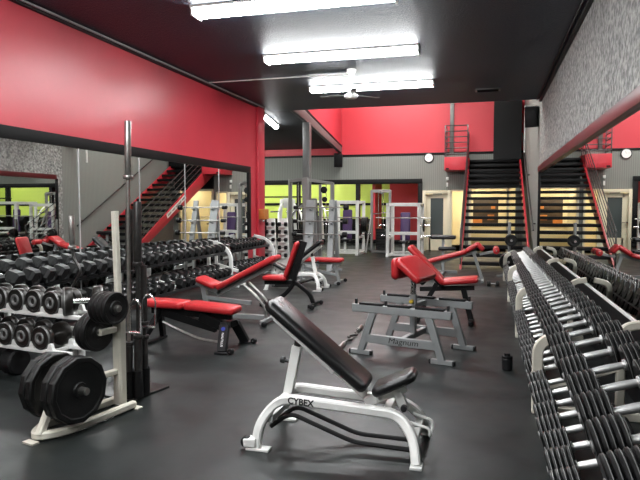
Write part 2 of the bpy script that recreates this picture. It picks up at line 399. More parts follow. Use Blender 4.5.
# mirrors: upright panels with thin silver seam strips
ys = [-3.9, -1.9, .1, 2.1, 3.9, 5.4, 6.863, 8.31, 9.779, 11.201, 12.72]
for i in range(len(ys)-1):
    a, b = ys[i], ys[i+1]
    k = len(ys)-1-i
    m = MB().box((XL+.006, (a+b)/2, 1.2), (.012, b-a, 2.16)).build('wall_mirror', 'mirror', smooth=False)
    tag(m, 'tall mirror panel on the red left wall, %s from the far end' % nth(k), 'mirror', 'mirror panels of the left wall')
for y in ys[1:-1]:
    struct(MB().box((XL+.014, y, 1.2), (.008, .022, 2.16)).build('trim_%d' % (13+ys.index(y)), 'mirror_seam'))
ys = [-3.9, -1.2, 1.5, 4.2, 6.9, 9.6, 11.9, 14.21]
for i in range(len(ys)-1):
    a, b = ys[i]+.003, ys[i+1]-.003
    m = MB().box((XR-.006, (a+b)/2, 1.447), (.012, b-a, 1.645)).build('wall_mirror', 'mirror', smooth=False)
    tag(m, 'wide mirror panel under the rough grey right wall, %s from the stairs' % nth(len(ys)-1-i), 'mirror', 'mirror panels of the right wall')
struct(MB().box((XR-.012, 5.1, .615), (.024, 18.2, .025), bev=.004).build('trim_30', 'white'))

# ------------------------------------------------------------------ lamps
def lamp(loc, rotz, label, L=2.44, mt='tube', w=.25, group='long ceiling lamps', rotx=0):
    t = thing('ceiling_lamp', label, 'lamp', loc, rotz, group)
    t.rotation_euler = (rotx, 0, rotz)
    MB().box((0, 0, -.012), (L, w+.06, .024), bev=.004).box((-L/2+.012, 0, -.06), (.024, w+.02, .10), bev=.006).box((L/2-.012, 0, -.06), (.024, w+.02, .10), bev=.006).build('housing', 'white', t)
    pr = [(w/2*math.cos(a), -.03-.078*abs(math.sin(a))**.7) for a in [PI*k/10 for k in range(11)]]
    m = MB().prism([(y, z) for y, z in pr], -L/2+.026, -.004, 'X').prism([(y, z) for y, z in pr], .004, L/2-.026, 'X')
    m.build('diffuser', mt, t)
    return t
for k, (y, l) in enumerate(((6.74, 'long ceiling lamp nearest the camera, cut by the top of the picture'), (9.15, 'long ceiling lamp in the middle row, before the fan'), (11.68, 'long ceiling lamp beyond the fan, third row'))):
    lamp((-2.22, y, CZ), 0, l)
for y, l in ((4.3, 'long ceiling lamp overhead, just outside the picture'), (1.85, 'long ceiling lamp above the camera'), (-.6, 'long ceiling lamp behind the camera'), (-2.8, 'long ceiling lamp by the rear wall')):
    lamp((-2.22, y, CZ), 0, l)
sl = math.atan(.075)
q = lamp((-5.86, 15.85, 3.925), PI/2+.10, 'lamp on the sloping dark soffit beyond the red left wall', L=1.5, w=.13); q.rotation_euler = (0, sl, PI/2+.10)
q = lamp((-8.4, 17.3, 3.815), 0, 'lamp on the sloping soffit further left, hidden by the red wall', mt='tube_far'); q.rotation_euler = (-sl, 0, 0)
for x, y, l in ((-3.2, 18.3, 'high ceiling lamp above the power racks'), (-1.2, 16.4, 'high ceiling lamp before the stairs')):
    lamp((x, y, 5.8), 0, l, mt='tube_far')
for x, l in ((-9.8, 'left lamp of the lime room'), (-6.6, 'middle lamp of the lime room')):
    lamp((x, 22.9, 3.2), 0, l, mt='tube_lime', L=1.6)
lamp((.15, 22.5, 2.81), 0, 'warm lamp of the lit room behind the stairs', mt='tube_warm', L=.9)
lamp((-1.4, 22.5, 2.81), PI/2, 'warm lamp of the passage beside the glazed door', mt='tube_warm', L=1.2)

# ceiling fan
f = thing('ceiling_fan', 'white ceiling fan hanging on a short rod between the lamps', 'fan', (-2.31, 10.35, CZ))
MB().lathe([(0, 0), (.085, 0), (.085, -.02), (.06, -.07), (.035, -.13), (.018, -.15), (0, -.15)]).build('canopy', 'white', f)
MB().cyl((0, 0, -.1), (0, 0, -.36), .018).build('rod', 'white', f)
MB().lathe([(0, -.33), (.05, -.34), (.06, -.4), (.11, -.43), (.12, -.47), (.09, -.5), (0, -.505)]).build('motor', 'white', f)
for k in range(3):
    a = 2.95 + k*2*PI/3
    d = V((math.cos(a), math.sin(a), 0)); n = V((-d.y, d.x, 0))
    MB().beam(d*.09 + V((0, 0, -.44)), d*.22 + V((0, 0, -.435)), .03, .008).pad(d*.2 + V((0, 0, -.432)), d*.6 + V((0, 0, -.432)), .10, .008, wdir=n + V((0, 0, .12)), bev=.003).build('blade', 'grey', f)
tag(MB().tube([(XL+.02, 10.63, CZ-.015), (-2.4, 10.6, CZ-.015)], .011, 8).build('ceiling_conduit', 'white'), 'thin pale conduit running along the ceiling to the fan', 'pipe')
v = thing('ceiling_vent', 'dark slotted vent in the ceiling near the stairs', 'vent', (-.02, 12.85, CZ))
MB().box((0, 0, -.008), (.5, .3, .016), bev=.004).build('frame', 'dgrey', v)
m = MB()
for k in range(6): m.box((0, -.11+k*.044, -.018), (.42, .016, .01), rot=(.5, 0, 0))
m.build('louvre', 'black', v)

# ------------------------------------------------------------------ far hall fittings
tag(MB().box((-4.88, 16.2, 1.93), (.2, .2, 3.86), bev=.012).box((-4.88, 16.2, .02), (.34, .34, .04), bev=.006).build('support_post', 'dgrey'), 'grey square post holding the sloping beam, behind the weight machines', 'post')
def speaker(loc, rot, label, s=(.3, .26, .46), blen=.15):
    t = thing('loudspeaker', label, 'loudspeaker', loc); t.rotation_euler = rot
    MB().box((0, 0, 0), s, bev=.02).build('cabinet', 'plastic', t)
    MB().box((0, -s[1]/2-.006, 0), (s[0]*.88, .02, s[2]*.9), bev=.008).build('grille', 'rubber', t)
    MB().beam((0, s[1]/2, .05), (0, s[1]/2+blen, .05), .04, .03).build('bracket', 'black', t)
speaker((-5.02, 20.43, 3.13), (.25, 0, .25), 'small black loudspeaker under the lower end of the sloping beam')
speaker((.98, 14.95, 3.6), (.15, 0, -.3), 'black loudspeaker high up at the end of the rough grey wall', (.28, .26, .48))
struct(MB().box((.985, 15.2, 3.87), (.3, .1, .05), bev=.005).box((.84, 15.2, 3.35), (.03, .06, 1.1), bev=.005).build('trim_31', 'white'))
c = thing('wall_clock', 'round white wall clock on the grey back wall', 'clock', (-1.92, 20.69, 3.16))
MB().lathe([(0, 0), (.165, 0), (.165, .03), (.14, .04), (.135, .03), (0, .03)], axis='Y', mx=Matrix.Rotation(PI/2, 4, 'X'), n=32).build('rim', 'plastic', c)
MB().cyl((0, -.032, 0), (0, -.036, 0), .138, 32).build('dial', 'clockface', c)
MB().beam((0, -.04, 0), (.03, -.04, .08), .012, .004).beam((0, -.04, 0), (-.1, -.04, .03), .008, .004).build('hand', 'ink', c)
b = thing('wooden_box', 'small orange wooden box fixed to the end of the red wall', 'box', (XL+.131, 13.42, 1.2))
MB().box((0, 0, .13), (.14, .3, .24), bev=.008).build('body', 'orange', b)
MB().box((.0, -.05, -.03), (.05, .08, .06), bev=.01).build('hook', 'chrome', b)

# stairs
S = thing('staircase', 'open staircase with red stringers and dark treads at the back', 'staircase', (0, 0, 0))
yb0, yt, sx0, sx1, zt = 14.9, 20.6, -.6, 1.0, 3.05
n = 17; rise = zt/n; run = (yt-yb0)/n
for x, nm in ((sx0, 'stringer'), (sx1, 'stringer')):
    MB().prism([(yb0-.12, 0), (yb0+.36, 0), (yt+.1, zt-.33), (yt+.1, zt+.06), (yt-.15, zt+.06)], x-.025, x+.025, 'X', bev=.004).build(nm, 'redsteel', S)
for k in range(n):
    MB().box(((sx0+sx1)/2, yb0+run*(k+.6), rise*(k+1)-.03), (sx1-sx0-.06, run*.9, .045), bev=.006).box(((sx0+sx1)/2, yb0+run*(k+.17), rise*(k+1)-.05), (sx1-sx0-.06, .03, .085), bev=.005).build('tread', 'black', S)
for x, nm in ((sx0-.01, 'railing'), ):
    m = MB(); sl_ = (zt)/(yt-yb0)
    for h in (.93, .74, .55, .36, .2):
        m.tube([(x, yb0+.05, h), (x, yt, zt+h)], .016 if h > .9 else .011, 8)
    for yy in (yb0+.08, yt-.04):
        z0 = (yy-yb0)*sl_; m.box((x, yy, z0+.46), (.035, .035, .95), bev=.004)
    m.build(nm, 'railing', S)
sg = MB().box((0, 0, 0), (.006, 1.42, .15)).build('sign', 'signwhite', S, 'white lettered strip on the red stringer')
ang = math.atan2(zt, yt-yb0)
sg.location = (sx0-.03, 17.8, 1.53+.0); sg.rotation_euler = (ang, 0, 0)
# lettering too small to read in the photo: short dark word marks
w = MB()
x = -.62
for L_ in (.24, .18, .42, .2):
    k = 0.
    while k < L_:
        h = random.choice((.045, .06, .06))
        w.box((-.004, x+k, 0), (.004, .018, h)); w.box((-.004, x+k+.012, random.choice((-.024, 0, .024))), (.004, .02, .012)); k += .04
    x += L_+.07
w.build('lettering', 'ink', sg)
tag(MB().tube([(XR-.07, 15., .95), (XR-.07, 20.4, 3.86)], .02, 8).box((XR-.035, 15.3, 1.1), (.07, .03, .03)).box((XR-.035, 17.7, 2.39), (.07, .03, .03)).box((XR-.035, 20., 3.63), (.07, .03, .03)).build('wall_handrail', 'dark_steel'), 'dark handrail fixed to the plain grey wall right of the stairs', 'handrail')
B = thing('balcony', 'small red-fronted landing with black rails at the stair top', 'balcony', (0, 0, 0))
MB().box((-.97, 20.2, 2.89), (.74, 1.0, .42), bev=.008).build('deck', 'redsteel', B)
m = MB()
for x in (-1.32, -.62):
    m.box((x, 19.72, 3.6), (.035, .035, 1.02), bev=.004)
m.box((-1.32, 20.6, 3.6), (.035, .035, 1.02), bev=.004)
for k in range(6):
    z = 3.2 + k*.178
    m.tube([(-1.32, 20.6, z), (-1.32, 19.72, z), (-.62, 19.72, z)], .016, 8)
m.build('railing', 'railing', B)
MB().box((-1.24, 19.66, 2.72), (.1, .06, .05), bev=.006).build('lug', 'black', B)
tag(MB().box((-1.3, 20.66, 2.45), (.08, .06, .1), bev=.01).box((-1.3, 20.64, 2.25), (.06, .05, .14), bev=.01).build('wall_sensor', 'white'), 'small white sensor on the grey wall under the landing', 'sensor')
struct(MB().box((.6, 20.3, 4.0), (.86, .1, 1.94)).build('wall_stair_upper', 'black'))
struct(MB().box((.2, 20.66, 2.62), (1.6, .06, .88)).build('wall_stair_shade', 'black'))  # black panel stands in for the shade on the grey back wall
# ------------------------------------------------------------------ dumbbells
def pro_dumbbell(label, cat='dumbbell', group=None):
    """plate-style dumbbell, handle along X, origin under the middle, head radius .085"""
    t = thing('dumbbell', label, cat, (0, 0, 0), 0, group)
    R = .085
    for s in (-1, 1):
        m = MB(); x = .074
        for k in range(5):
            wd = .0195; r = R*(1, 1, 1, .985, .95)[k]
            pr = [(.012, x), (r-.006, x), (r, x+.005), (r, x+wd-.005), (r-.006, x+wd), (.012, x+wd)]
            m.lathe(pr, axis='X', n=20, origin=(0, 0, R)) if s > 0 else m.lathe([(a, -b) for a, b in pr], axis='X', n=20, origin=(0, 0, R))
            x += wd+.0015
        m.build('head', 'disc', t)
        m = MB(); x = .074
        for k in range(5):
            wd = .0195; r = R*(1, 1, 1, .985, .95)[k]
            for xe in (x+.003, ):
                pr = [(r-.004, xe), (r+.001, xe+.0015), (r+.001, xe+.0035), (r-.004, xe+.005)]
                m.lathe(pr if s > 0 else [(a, -b) for a, b in pr], axis='X', n=20, origin=(0, 0, R))
            x += wd+.0015
        pr = [(.02, x-.002), (.02, x+.003), (.015, x+.005), (0, x+.005)]
        m.lathe(pr if s > 0 else [(a, -b) for a, b in pr], axis='X', n=16, origin=(0, 0, R))
        m.build('rim', 'rim', t, 'bare worn steel edges and end cap of a head')
    MB().lathe([(0, -.078), (.014, -.078), (.0155, -.05), (.0175, 0), (.0155, .05), (.014, .078), (0, .078)], axis='X', n=12, origin=(0, 0, R)).lathe([(.013, -.076), (.024, -.076), (.024, -.066), (.013, -.064)], axis='X', n=14, origin=(0, 0, R)).lathe([(.013, .064), (.024, .066), (.024, .076), (.013, .076)], axis='X', n=14, origin=(0, 0, R)).build('handle', 'handle', t)
    return t
def hex_dumbbell(label, group=None):
    t = thing('dumbbell', label, 'dumbbell', (0, 0, 0), 0, group)
    R = .085; ap = R*math.cos(PI/6)
    for s in (-1, 1):
        pr = [(0, .07), (R*.8, .07), (R, .088), (R, .168), (R*.78, .19), (R*.45, .19), (R*.42, .186), (0, .186)]
        if s < 0: pr = [(a, -b) for a, b in pr]
        MB().lathe(pr, axis='X', n=6, origin=(0, 0, ap), mx=Matrix.Rotation(PI/2, 4, 'Y') @ Matrix.Rotation(PI/6 + 0*PI, 4, 'Z') if False else Matrix.Rotation(PI/2, 4, 'Y') @ Matrix.Rotation(PI/6, 4, 'Z')).build('head', 'hexrub', t, ang=25)
    MB().lathe([(0, -.073), (.0125, -.073), (.0165, -.02), (.0165, .02), (.0125, .073), (0, .073)], axis='X', n=10, origin=(0, 0, ap)).lathe([(.012, -.071), (.026, -.071), (.024, -.058), (.012, -.056)], axis='X', n=12, origin=(0, 0, ap)).lathe([(.012, .056), (.024, .058), (.026, .071), (.012, .071)], axis='X', n=12, origin=(0, 0, ap)).build('handle', 'chrome', t)
    return t
_used = {}
def put(proto, loc, rot, label, scale):
    k = proto.name
    if k not in _used:
        _used[k] = 1; proto.location = loc; proto.rotation_euler = rot; proto['label'] = label; proto.scale = (scale,)*3
        return proto
    return dup(proto, loc, rot, label, scale)

# --- right rack: frames
RX, RZ, RXL, RZL = .65, .603, .492, .343       # handle lines of upper and lower tier
fr = [1.9, 4.57, 7.2, 9.9, 12.7]
RT = math.radians(-17)
R = thing('dumbbell_rack', 'long white two-tier dumbbell rack below the right mirror', 'rack', (0, 0, 0))
for y in fr:
    m = MB()
    m.rtube(fillet([(.370, y, .05), (.370, y, .51), (.52, y, .59)], .11), .075, .045, up=(0, 1, 0))
    m.rtube(fillet([(.92, y, .05), (.92, y, .66), (1.08, y, .69)], .12, 7), .06, .05, up=(0, 1, 0))
    m.beam((.335, y, .03), (1.06, y, .03), .06, .06, bev=.006)
    m.beam((.37, y, .18), (.92, y, .38), .045, .05)
    m.build('upright', 'cream', R)
def tier(z, x, y0, y1, nm):
    m = MB()
    for dx in (-.15, .15):
        m.box((x+dx*math.cos(RT), (y0+y1)/2, z-dx*math.sin(RT)-.012), (.03, y1-y0, .022), rot=(0, RT, 0), bev=.003)
    m.build(nm, 'dgrey', R)
pro = pro_dumbbell('')
def right_row(x, rail_z, y0, y1, skip, name, group):
    """rail_z: top of the rail the heads lie on; sizes shrink with distance"""
    spots = []; y = y0
    while y < y1:
        f = (y-1.95)/10.85
        r = (.114 - .028*min(1, max(0, f))) if name == 'upper' else (.100 - .018*min(1, max(0, f)))
        if skip and min(abs(y-q) for q in fr) < r*.75+.03:
            y += .05; continue
        spots.append((y, r)); y += 2*r + (.036 + .085*max(0., min(1., (6.-y)/2.05)) if name == 'upper' else .034)
    n = len(spots)
    for i, (y, r) in enumerate(spots):
        s = r/.085
        jit = random.uniform(-.008, .008)
        put(pro, (x+0.114*math.sin(-RT)+jit*math.cos(RT), y, rail_z+0.114*(1-math.cos(RT))-jit*math.sin(RT)), (0, RT, random.uniform(-.02, .02)), 'black disc dumbbell on %s tier of right rack, %s from the stairs end' % (name, nth(n-i)), s)
        pro['group'] = pro.get('group') or group
for z, x, nm in ((RZ-.114, RX, 'upper_rail'), (RZL-.114, RXL, 'lower_rail')): tier(z+0.114*(1-math.cos(RT)), x+0.114*math.sin(-RT), 1.6, 12.85, nm)
right_row(RX, RZ-.114, 2.23, 12.8, False, 'upper', 'disc dumbbells of the right rack')
right_row(RXL, RZL-.114, 2.23, 12.6, True, 'lower', 'disc dumbbells of the right rack')

# --- left wall racks with hex dumbbells, trays tilted to the room
LT = math.radians(15)
def left_rack(y0, y1, ups, label, tiers):
    t = thing('dumbbell_rack', label, 'rack', (0, 0, 0))
    for y in ups:
        m = MB()
        if y == ups[-1]: m.rtube(fillet([(-5.0, y, .86), (-4.72, y, .80), (-4.55, y, .62), (-4.55, y, .04)], .12, 6), .07, .045, up=(0, 1, 0))
        m.rtube([(-5.1, y, .04), (-4.4, y, .04)], .06, .05)
        m.rtube([(-5.0, y, .04), (-5.0, y, .86)], .06, .045, up=(0, 1, 0))
        m.beam((-5.0, y, .40), (-4.55, y, .28), .05, .06)
        m.build('upright', 'white', t)
    for (xc, zc, nm) in tiers:
        m = MB()
        for d in (-.135, .135):
            m.box((xc+d*math.cos(LT), (y0+y1)/2, zc-d*math.sin(LT)-.012), (.07, y1-y0, .02), rot=(0, LT, 0), bev=.003)
        m.box((xc+.2*math.cos(LT), (y0+y1)/2, zc-.2*math.sin(LT)+.0), (.012, y1-y0, .05), rot=(0, LT, 0), bev=.003)
        m.build(nm, 'plastic', t)
    return t
UT, LW = (-4.83, .705), (-4.66, .285)
left_rack(3.9, 10.25, [4.0, 6.1, 8.15, 10.22], 'long two-tier dumbbell rack with white uprights against the left mirror', ((*UT, 'upper_tray'), (*LW, 'lower_tray')))
left_rack(10.5, 12.55, [10.55, 12.5], 'short two-tier dumbbell rack at the far end of the left mirror', ((*UT, 'upper_tray'), (*LW, 'lower_tray')))
hx = hex_dumbbell('')
hx['group'] = 'hex dumbbells of the left wall racks'
def left_row(xc, zc, y0, y1, ra, rb, phrase, ups):
    spots = []; y = y0
    while y < y1:
        f = (y-y0)/(y1-y0); r = ra+(rb-ra)*f
        if ups and min(abs(y-q) for q in ups) < .04+r*.5: y += .04; continue
        spots.append((y, r)); y += 2*r*.95+.035
    for i, (y, r) in enumerate(spots):
        put(hx, (xc + random.uniform(-.012, .012), y, zc+.002), (random.choice((0, 0, .0)), LT, random.uniform(-.04, .04)), 'black hex dumbbell on %s, %s from far end' % (phrase, nth(len(spots)-i)), r/.085)
left_row(*UT, 4.3, 10.12, .112, .086, 'upper tray of long left-wall rack', [])
left_row(*LW, 4.4, 10.1, .104, .080, 'lower tray of long left-wall rack', [6.1, 8.15])
left_row(*UT, 10.66, 12.45, .075, .062, 'upper tray of short left-wall rack', [])
left_row(*LW, 10.66, 12.45, .075, .062, 'lower tray of short left-wall rack', [])

# --- round chrome-faced dumbbells on the near left rack
def round_dumbbell():
    t = thing('dumbbell', '', 'dumbbell', group='round iron dumbbells of the near left rack')
    R = .102
    for s in (-1, 1):
        pr = [(0, .065), (R*.93, .065), (R, .075), (R, .125), (R*.94, .133), (R*.84, .135), (R*.8, .128), (R*.5, .128), (0, .128)]
        MB().lathe(pr if s > 0 else [(a, -b) for a, b in pr], axis='Y', n=28, origin=(0, 0, R)).build('head', 'rounddb', t)
        pr = [(R*.48, .126), (R*.50, .139), (R*.45, .143), (R*.33, .142), (R*.30, .134), (R*.28, .130), (R*.24, .128)]
        MB().lathe(pr if s > 0 else [(a, -b) for a, b in pr], axis='Y', n=24, origin=(0, 0, R)).build('hub', 'rim', t, 'bright steel hub of a head')
        pr = [(R*.955, .131), (R*.985, .128), (R*1.003, .122), (R*1.003, .118), (R*.99, .118)]
        MB().lathe(pr if s > 0 else [(a, -b) for a, b in pr], axis='Y', n=28, origin=(0, 0, R)).build('rim', 'rim', t, 'worn bright edge of a head')
    MB().cyl((0, -.07, R), (0, .07, R), .017, 12).build('handle', 'chrome', t)
    return t
NR = math.radians(-9)
nr = thing('dumbbell_rack', 'white two-tier rack of round dumbbells at the left picture edge', 'rack', (-3.72, 4.35, 0), NR)
for z, yo, nm in ((.60, .10, 'upper_shelf'), (.318, -.02, 'lower_shelf')):
    m = MB()
    for dy in (-.11, .11):
        m.box((-.24, yo+dy, z-.03), (1.42, .035, .035), bev=.004)
        for k in range(7):
            x = -.94+.215*k+.1075
            if x > .27: continue
            m.prism([(x-.034, z-.014), (x+.034, z-.014), (x+.016, z+.038), (x-.016, z+.038)], yo+dy-.014, yo+dy+.014, 'Y')
    m.build(nm, 'white', nr)
for x in (-.75, .2):
    MB().rtube([(x, .24, .02), (x, .24, .62)], .05, .05, up=(0, 1, 0)).beam((x, -.2, .02), (x, .4, .02), .06, .04).beam((x, .24, .56), (x, -.02, .56), .035, .03).beam((x, .24, .275), (x, -.14, .275), .035, .03).build('upright', 'white', nr)
rd = round_dumbbell()
Mx = Matrix.Translation((-3.72, 4.35, 0)) @ Matrix.Rotation(NR, 4, 'Z')
for z, yo, nm, n in ((.588, .10, 'upper', 6), (.306, -.02, 'lower', 6)):
    for k in range(n):
        x = -.94+.215*k
        p = Mx @ V((x, yo, z-.012))
        put(rd, p, (0, 0, NR+random.uniform(-.03, .03)), 'round iron dumbbell with bright hub on %s shelf at left edge, %s from right' % (nm, nth(n-k)), 1.0)
# big black dumbbells lying on the floor below that rack
bd = dup(rd, Mx @ V((.385, .09, .576)), (0, 0, NR-.75), 'larger dark round dumbbell turned sideways at the right end of the near left rack', 1.2)
fd = thing('dumbbell', 'large black dumbbell lying on the floor under the round-dumbbell rack', 'dumbbell', (-4.21, 4.42, 0), NR)
for s in (-1, 1):
    m = MB()
    pr = [(0, .075), (.10, .075), (.118, .085), (.118, .2), (.105, .215), (0, .215)]
    m.lathe(pr if s > 0 else [(a, -b) for a, b in pr], axis='X', n=28, origin=(0, 0, .118)).build('head', 'rubber', fd)
MB().cyl((-.08, 0, .118), (.08, 0, .118), .017, 12).build('handle', 'chrome', fd)

# ------------------------------------------------------------------ plate tree with plates
def plate(name_label, r, th, group, sides=12, name='weight_plate'):
    t = thing(name, name_label, 'weight plate', (0, 0, 0), 0, group)
    pr = [(.028, 0), (.05, 0), (.055, th*.18), (r*.55, th*.22), (r*.62, th*.16), (r*.82, th*.1), (r*.86, 0), (r*.97, 0), (r, th*.18), (r, th*.82), (r*.97, th), (r*.86, th), (r*.82, th*.9), (r*.62, th*.84), (r*.55, th*.78), (.055, th*.82), (.05, th), (.028, th), (.028, 0)]
    MB().lathe([(a, b-th/2) for a, b in pr], axis='X', n=sides, origin=(0, 0, 0)).build('disc', 'plate', t, ang=28)
    MB().lathe([(.026, -th*.52), (.036, -th*.52), (.036, th*.52), (.026, th*.52), (.026, -th*.52)], axis='X', n=16).build('bushing', 'dark_steel', t)
    return t
PA = math.radians(-13)
PT = thing('plate_tree', 'cream steel plate tree standing left of the white bench', 'plate rack', (-2.70, 3.50, 0), PA)
# local y = along the frame, local x = peg direction
m = MB()
m.rtube(fillet([(-.10, .40, .035), (-.12, -.22, .035), (.02, -.39, .035), (.12, -.22, .035), (.10, .40, .035)], .16, 7), .05, .05)
m.box((.02, -.40, .006), (.10, .05, .012)); m.box((0, .41, .006), (.30, .06, .012), bev=.003)
m.build('base', 'cream', PT)
MB().rtube([(0, .36, .04), (0, .36, .80)], .085, .07, up=(0, 1, 0)).rtube([(0, .36, .78), (0, .34, 1.47)], .045, .045, up=(0, 1, 0)).build('post', 'cream', PT)
MB().rtube([(.04, -.35, .04), (.0, -.17, .33)], .05, .05, up=(1, 0, 0)).build('brace', 'cream', PT)
for q0, q1 in (((0, .36, .285), (0, -.2, .285)), ((0, .36, .79), (0, .12, .79)), ((0, .36, .60), (0, .18, .60))): MB().rtube([q0, q1], .042, .042).build('arm', 'cream', PT)
pegs = [((0, -.15, .30), 1, .25), ((0, -.15, .30), -1, .2), ((0, .18, .79), 1, .2), ((0, .20, .60), -1, .2)]
for (p, s, ln) in pegs:
    p = V(p); MB().cyl(p, p+V((s*ln, 0, 0)), .0245, 16).cyl(p+V((s*ln, 0, 0)), p+V((s*(ln+.006), 0, 0)), .018, 12).build('peg', 'steel', PT)
PM = Matrix.Translation((-2.70, 3.50, 0)) @ Matrix.Rotation(PA, 4, 'Z')
big = plate('', .222, .058, 'large plates of the plate tree'); mid = plate('', .115, .04, 'small plates of the plate tree', 24); med = plate('', .142, .045, 'medium plates of the plate tree', 24)
for (pr_, pos, lab) in (
    (big, (.165, -.15, .30), 'large black twelve-sided plate on plate tree, nearest the white bench'),
    (big, (.10, -.15, .30), 'large black plate on plate tree, behind the outermost one'),
    (big, (-.05, -.15, .30), 'large black plate on the far side of the plate tree, right one'),
    (big, (-.115, -.15, .30), 'large black plate on the far side of the plate tree, left one'),
    (mid, (.155, .18, .79), 'small black plate high on plate tree, outermost on its peg'),
    (mid, (.115, .18, .79), 'small black plate high on plate tree, second from outside'),
    (mid, (.072, .18, .79), 'small black plate high on plate tree, third from outside'),
    (mid, (.03, .18, .79), 'small black plate high on plate tree, innermost on its peg'),
    (med, (-.05, .20, .60), 'medium black plate on middle peg of plate tree, right one'),
    (med, (-.10, .20, .60), 'medium black plate on middle peg of plate tree, left one')):
    q = put(pr_, PM @ V(pos), (random.uniform(0, .5), 0, PA), lab, 1.0)

# ------------------------------------------------------------------ upright barbell stand
BS = thing('barbell_stand', 'black floor stand with tubes holding upright bars', 'bar holder', (-2.80, 4.22, 0), PA)
MB().box((-.02, .02, .009), (.50, .44, .018), bev=.004).build('base_plate', 'dark_steel', BS)
tubes = [(.068, -.133), (.182, -.155), (.237, -.115), (.215, -.02), (.12, -.10)]
for x, y in tubes:
    MB().lathe([(.033, .018), (.038, .018), (.038, .23), (.033, .23), (.033, .03)], origin=(x, y, 0), n=18).build('tube', 'rubber', BS)
BM = Matrix.Translation((-2.80, 4.22, 0)) @ Matrix.Rotation(PA, 4, 'Z')
def olympic(label, k, L=2.17, sl=.40, lean=(0, 0), r=.025):
    x, y = tubes[k]; p = BM @ V((x, y, .02))
    t = thing('barbell', label, 'barbell', p); t.rotation_euler = (lean[0], lean[1], 0)
    MB().cyl((0, 0, 0), (0, 0, sl), r, 16, bev=.003).cyl((0, 0, sl), (0, 0, sl+.03), .038, 20, bev=.006).build('sleeve', 'dark_steel', t)
    MB().cyl((0, 0, sl+.03), (0, 0, L-sl-.03), .0142, 12).build('shaft', 'steel' if L > 2 else 'dark_steel', t)
    MB().cyl((0, 0, L-sl-.03), (0, 0, L-sl), .038, 20, bev=.006).cyl((0, 0, L-sl), (0, 0, L), r, 16, bev=.003).cyl((0, 0, L), (0, 0, L+.004), r*.6, 12).build('sleeve', 'steel' if L > 2 else 'dark_steel', t)
    return t
olympic('tallest steel barbell standing upright in the black floor stand', 1, 2.13, .41, (-.004, .010))
olympic('dark short bar standing in the floor stand, nearest the red flat bench', 3, 1.02, .44, (-.004, .0))
olympic('dark thick-sleeved bar in the floor stand, beside the cream plate tree post', 4, 1.46, .47, (0, .022), .031)
olympic('dark bar in the floor stand, in front of the tallest barbell', 2, 1.52, .46, (0, .012), .031)
def hook_handle(loc, rot, label):
    t = thing('cable_attachment', label, 'cable attachment', loc, rot)
    MB().tube(fillet([(-.05, 0, -.12), (-.055, 0, .10), (0, 0, .15), (.055, 0, .10), (.05, 0, -.12)], .04), .007, 8).build('frame', 'chrome', t)
    MB().cyl((-.055, 0, -.12), (.055, 0, -.12), .015, 14).build('grip', 'chrome', t)
    return t
hook_handle(BM @ V((.27, -.02, .68)), PA+.3, 'chrome cable handle hanging on the outermost bar of the floor stand')
hook_handle(BM @ V((.275, -.17, .66)), PA, 'chrome cable handle hanging in front of the dark bars')
# bent curl bar leaning behind the near left rack
ez = thing('curl_bar', 'bent curl bar standing behind the round dumbbells, sleeve upward', 'barbell', (-3.73, 4.77, .0))
zb = .0
MB().cyl((0, 0, 1.14), (0, 0, 1.42), .026, 16, bev=.003).cyl((0, 0, 1.11), (0, 0, 1.14), .038, 18, bev=.005).build('sleeve', 'steel', ez)
MB().tube(fillet([(0, 0, 1.12), (.01, 0, 1.03), (.095, 0, .90), (-.02, 0, .74), (.0, 0, .60), (.07, 0, .47), (0, 0, .34), (0, 0, .29)], .04), .0135, 10).build('shaft', 'dark_steel', ez)
MB().cyl((0, 0, .26), (0, 0, .29), .038, 18, bev=.005).cyl((0, 0, 0), (0, 0, .26), .026, 16, bev=.003).build('sleeve', 'steel', ez)

# plate tree at the far end of the right rack
ft = thing('plate_tree', 'dark plate tree at the far end of the right dumbbell rack', 'plate rack', (.47, 13.3, 0))
MB().box((0, .1, .025), (.5, .06, .05), bev=.005).box((0, .1, .6), (.06, .06, 1.15), bev=.005).box((0, 0, .025), (.06, .7, .05), bev=.005).build('frame', 'dgrey', ft)
for x, z in ((.03, .80), (-.02, .34)):
    MB().cyl((x, .1, z), (x, -.22, z), .025, 12).build('peg', 'chrome', ft)
fp = plate('', .16, .05, 'plates at the far end of the right rack', 24)
for x, z, dy, sc_, lab in ((.03, .80, -.07, .72, 'dark plate on the top peg beyond the right rack, front one'), (.03, .80, .0, .8, 'dark plate on the top peg beyond the right rack, rear one'), (-.02, .34, -.08, 1.15, 'large dark plate on the low peg beyond the right rack, front one'), (-.02, .34, .0, 1.2, 'large dark plate on the low peg beyond the right rack, rear one')):
    put(fp, (.47+x, 13.3+dy, z), (0, 0, PI/2), lab, sc_)
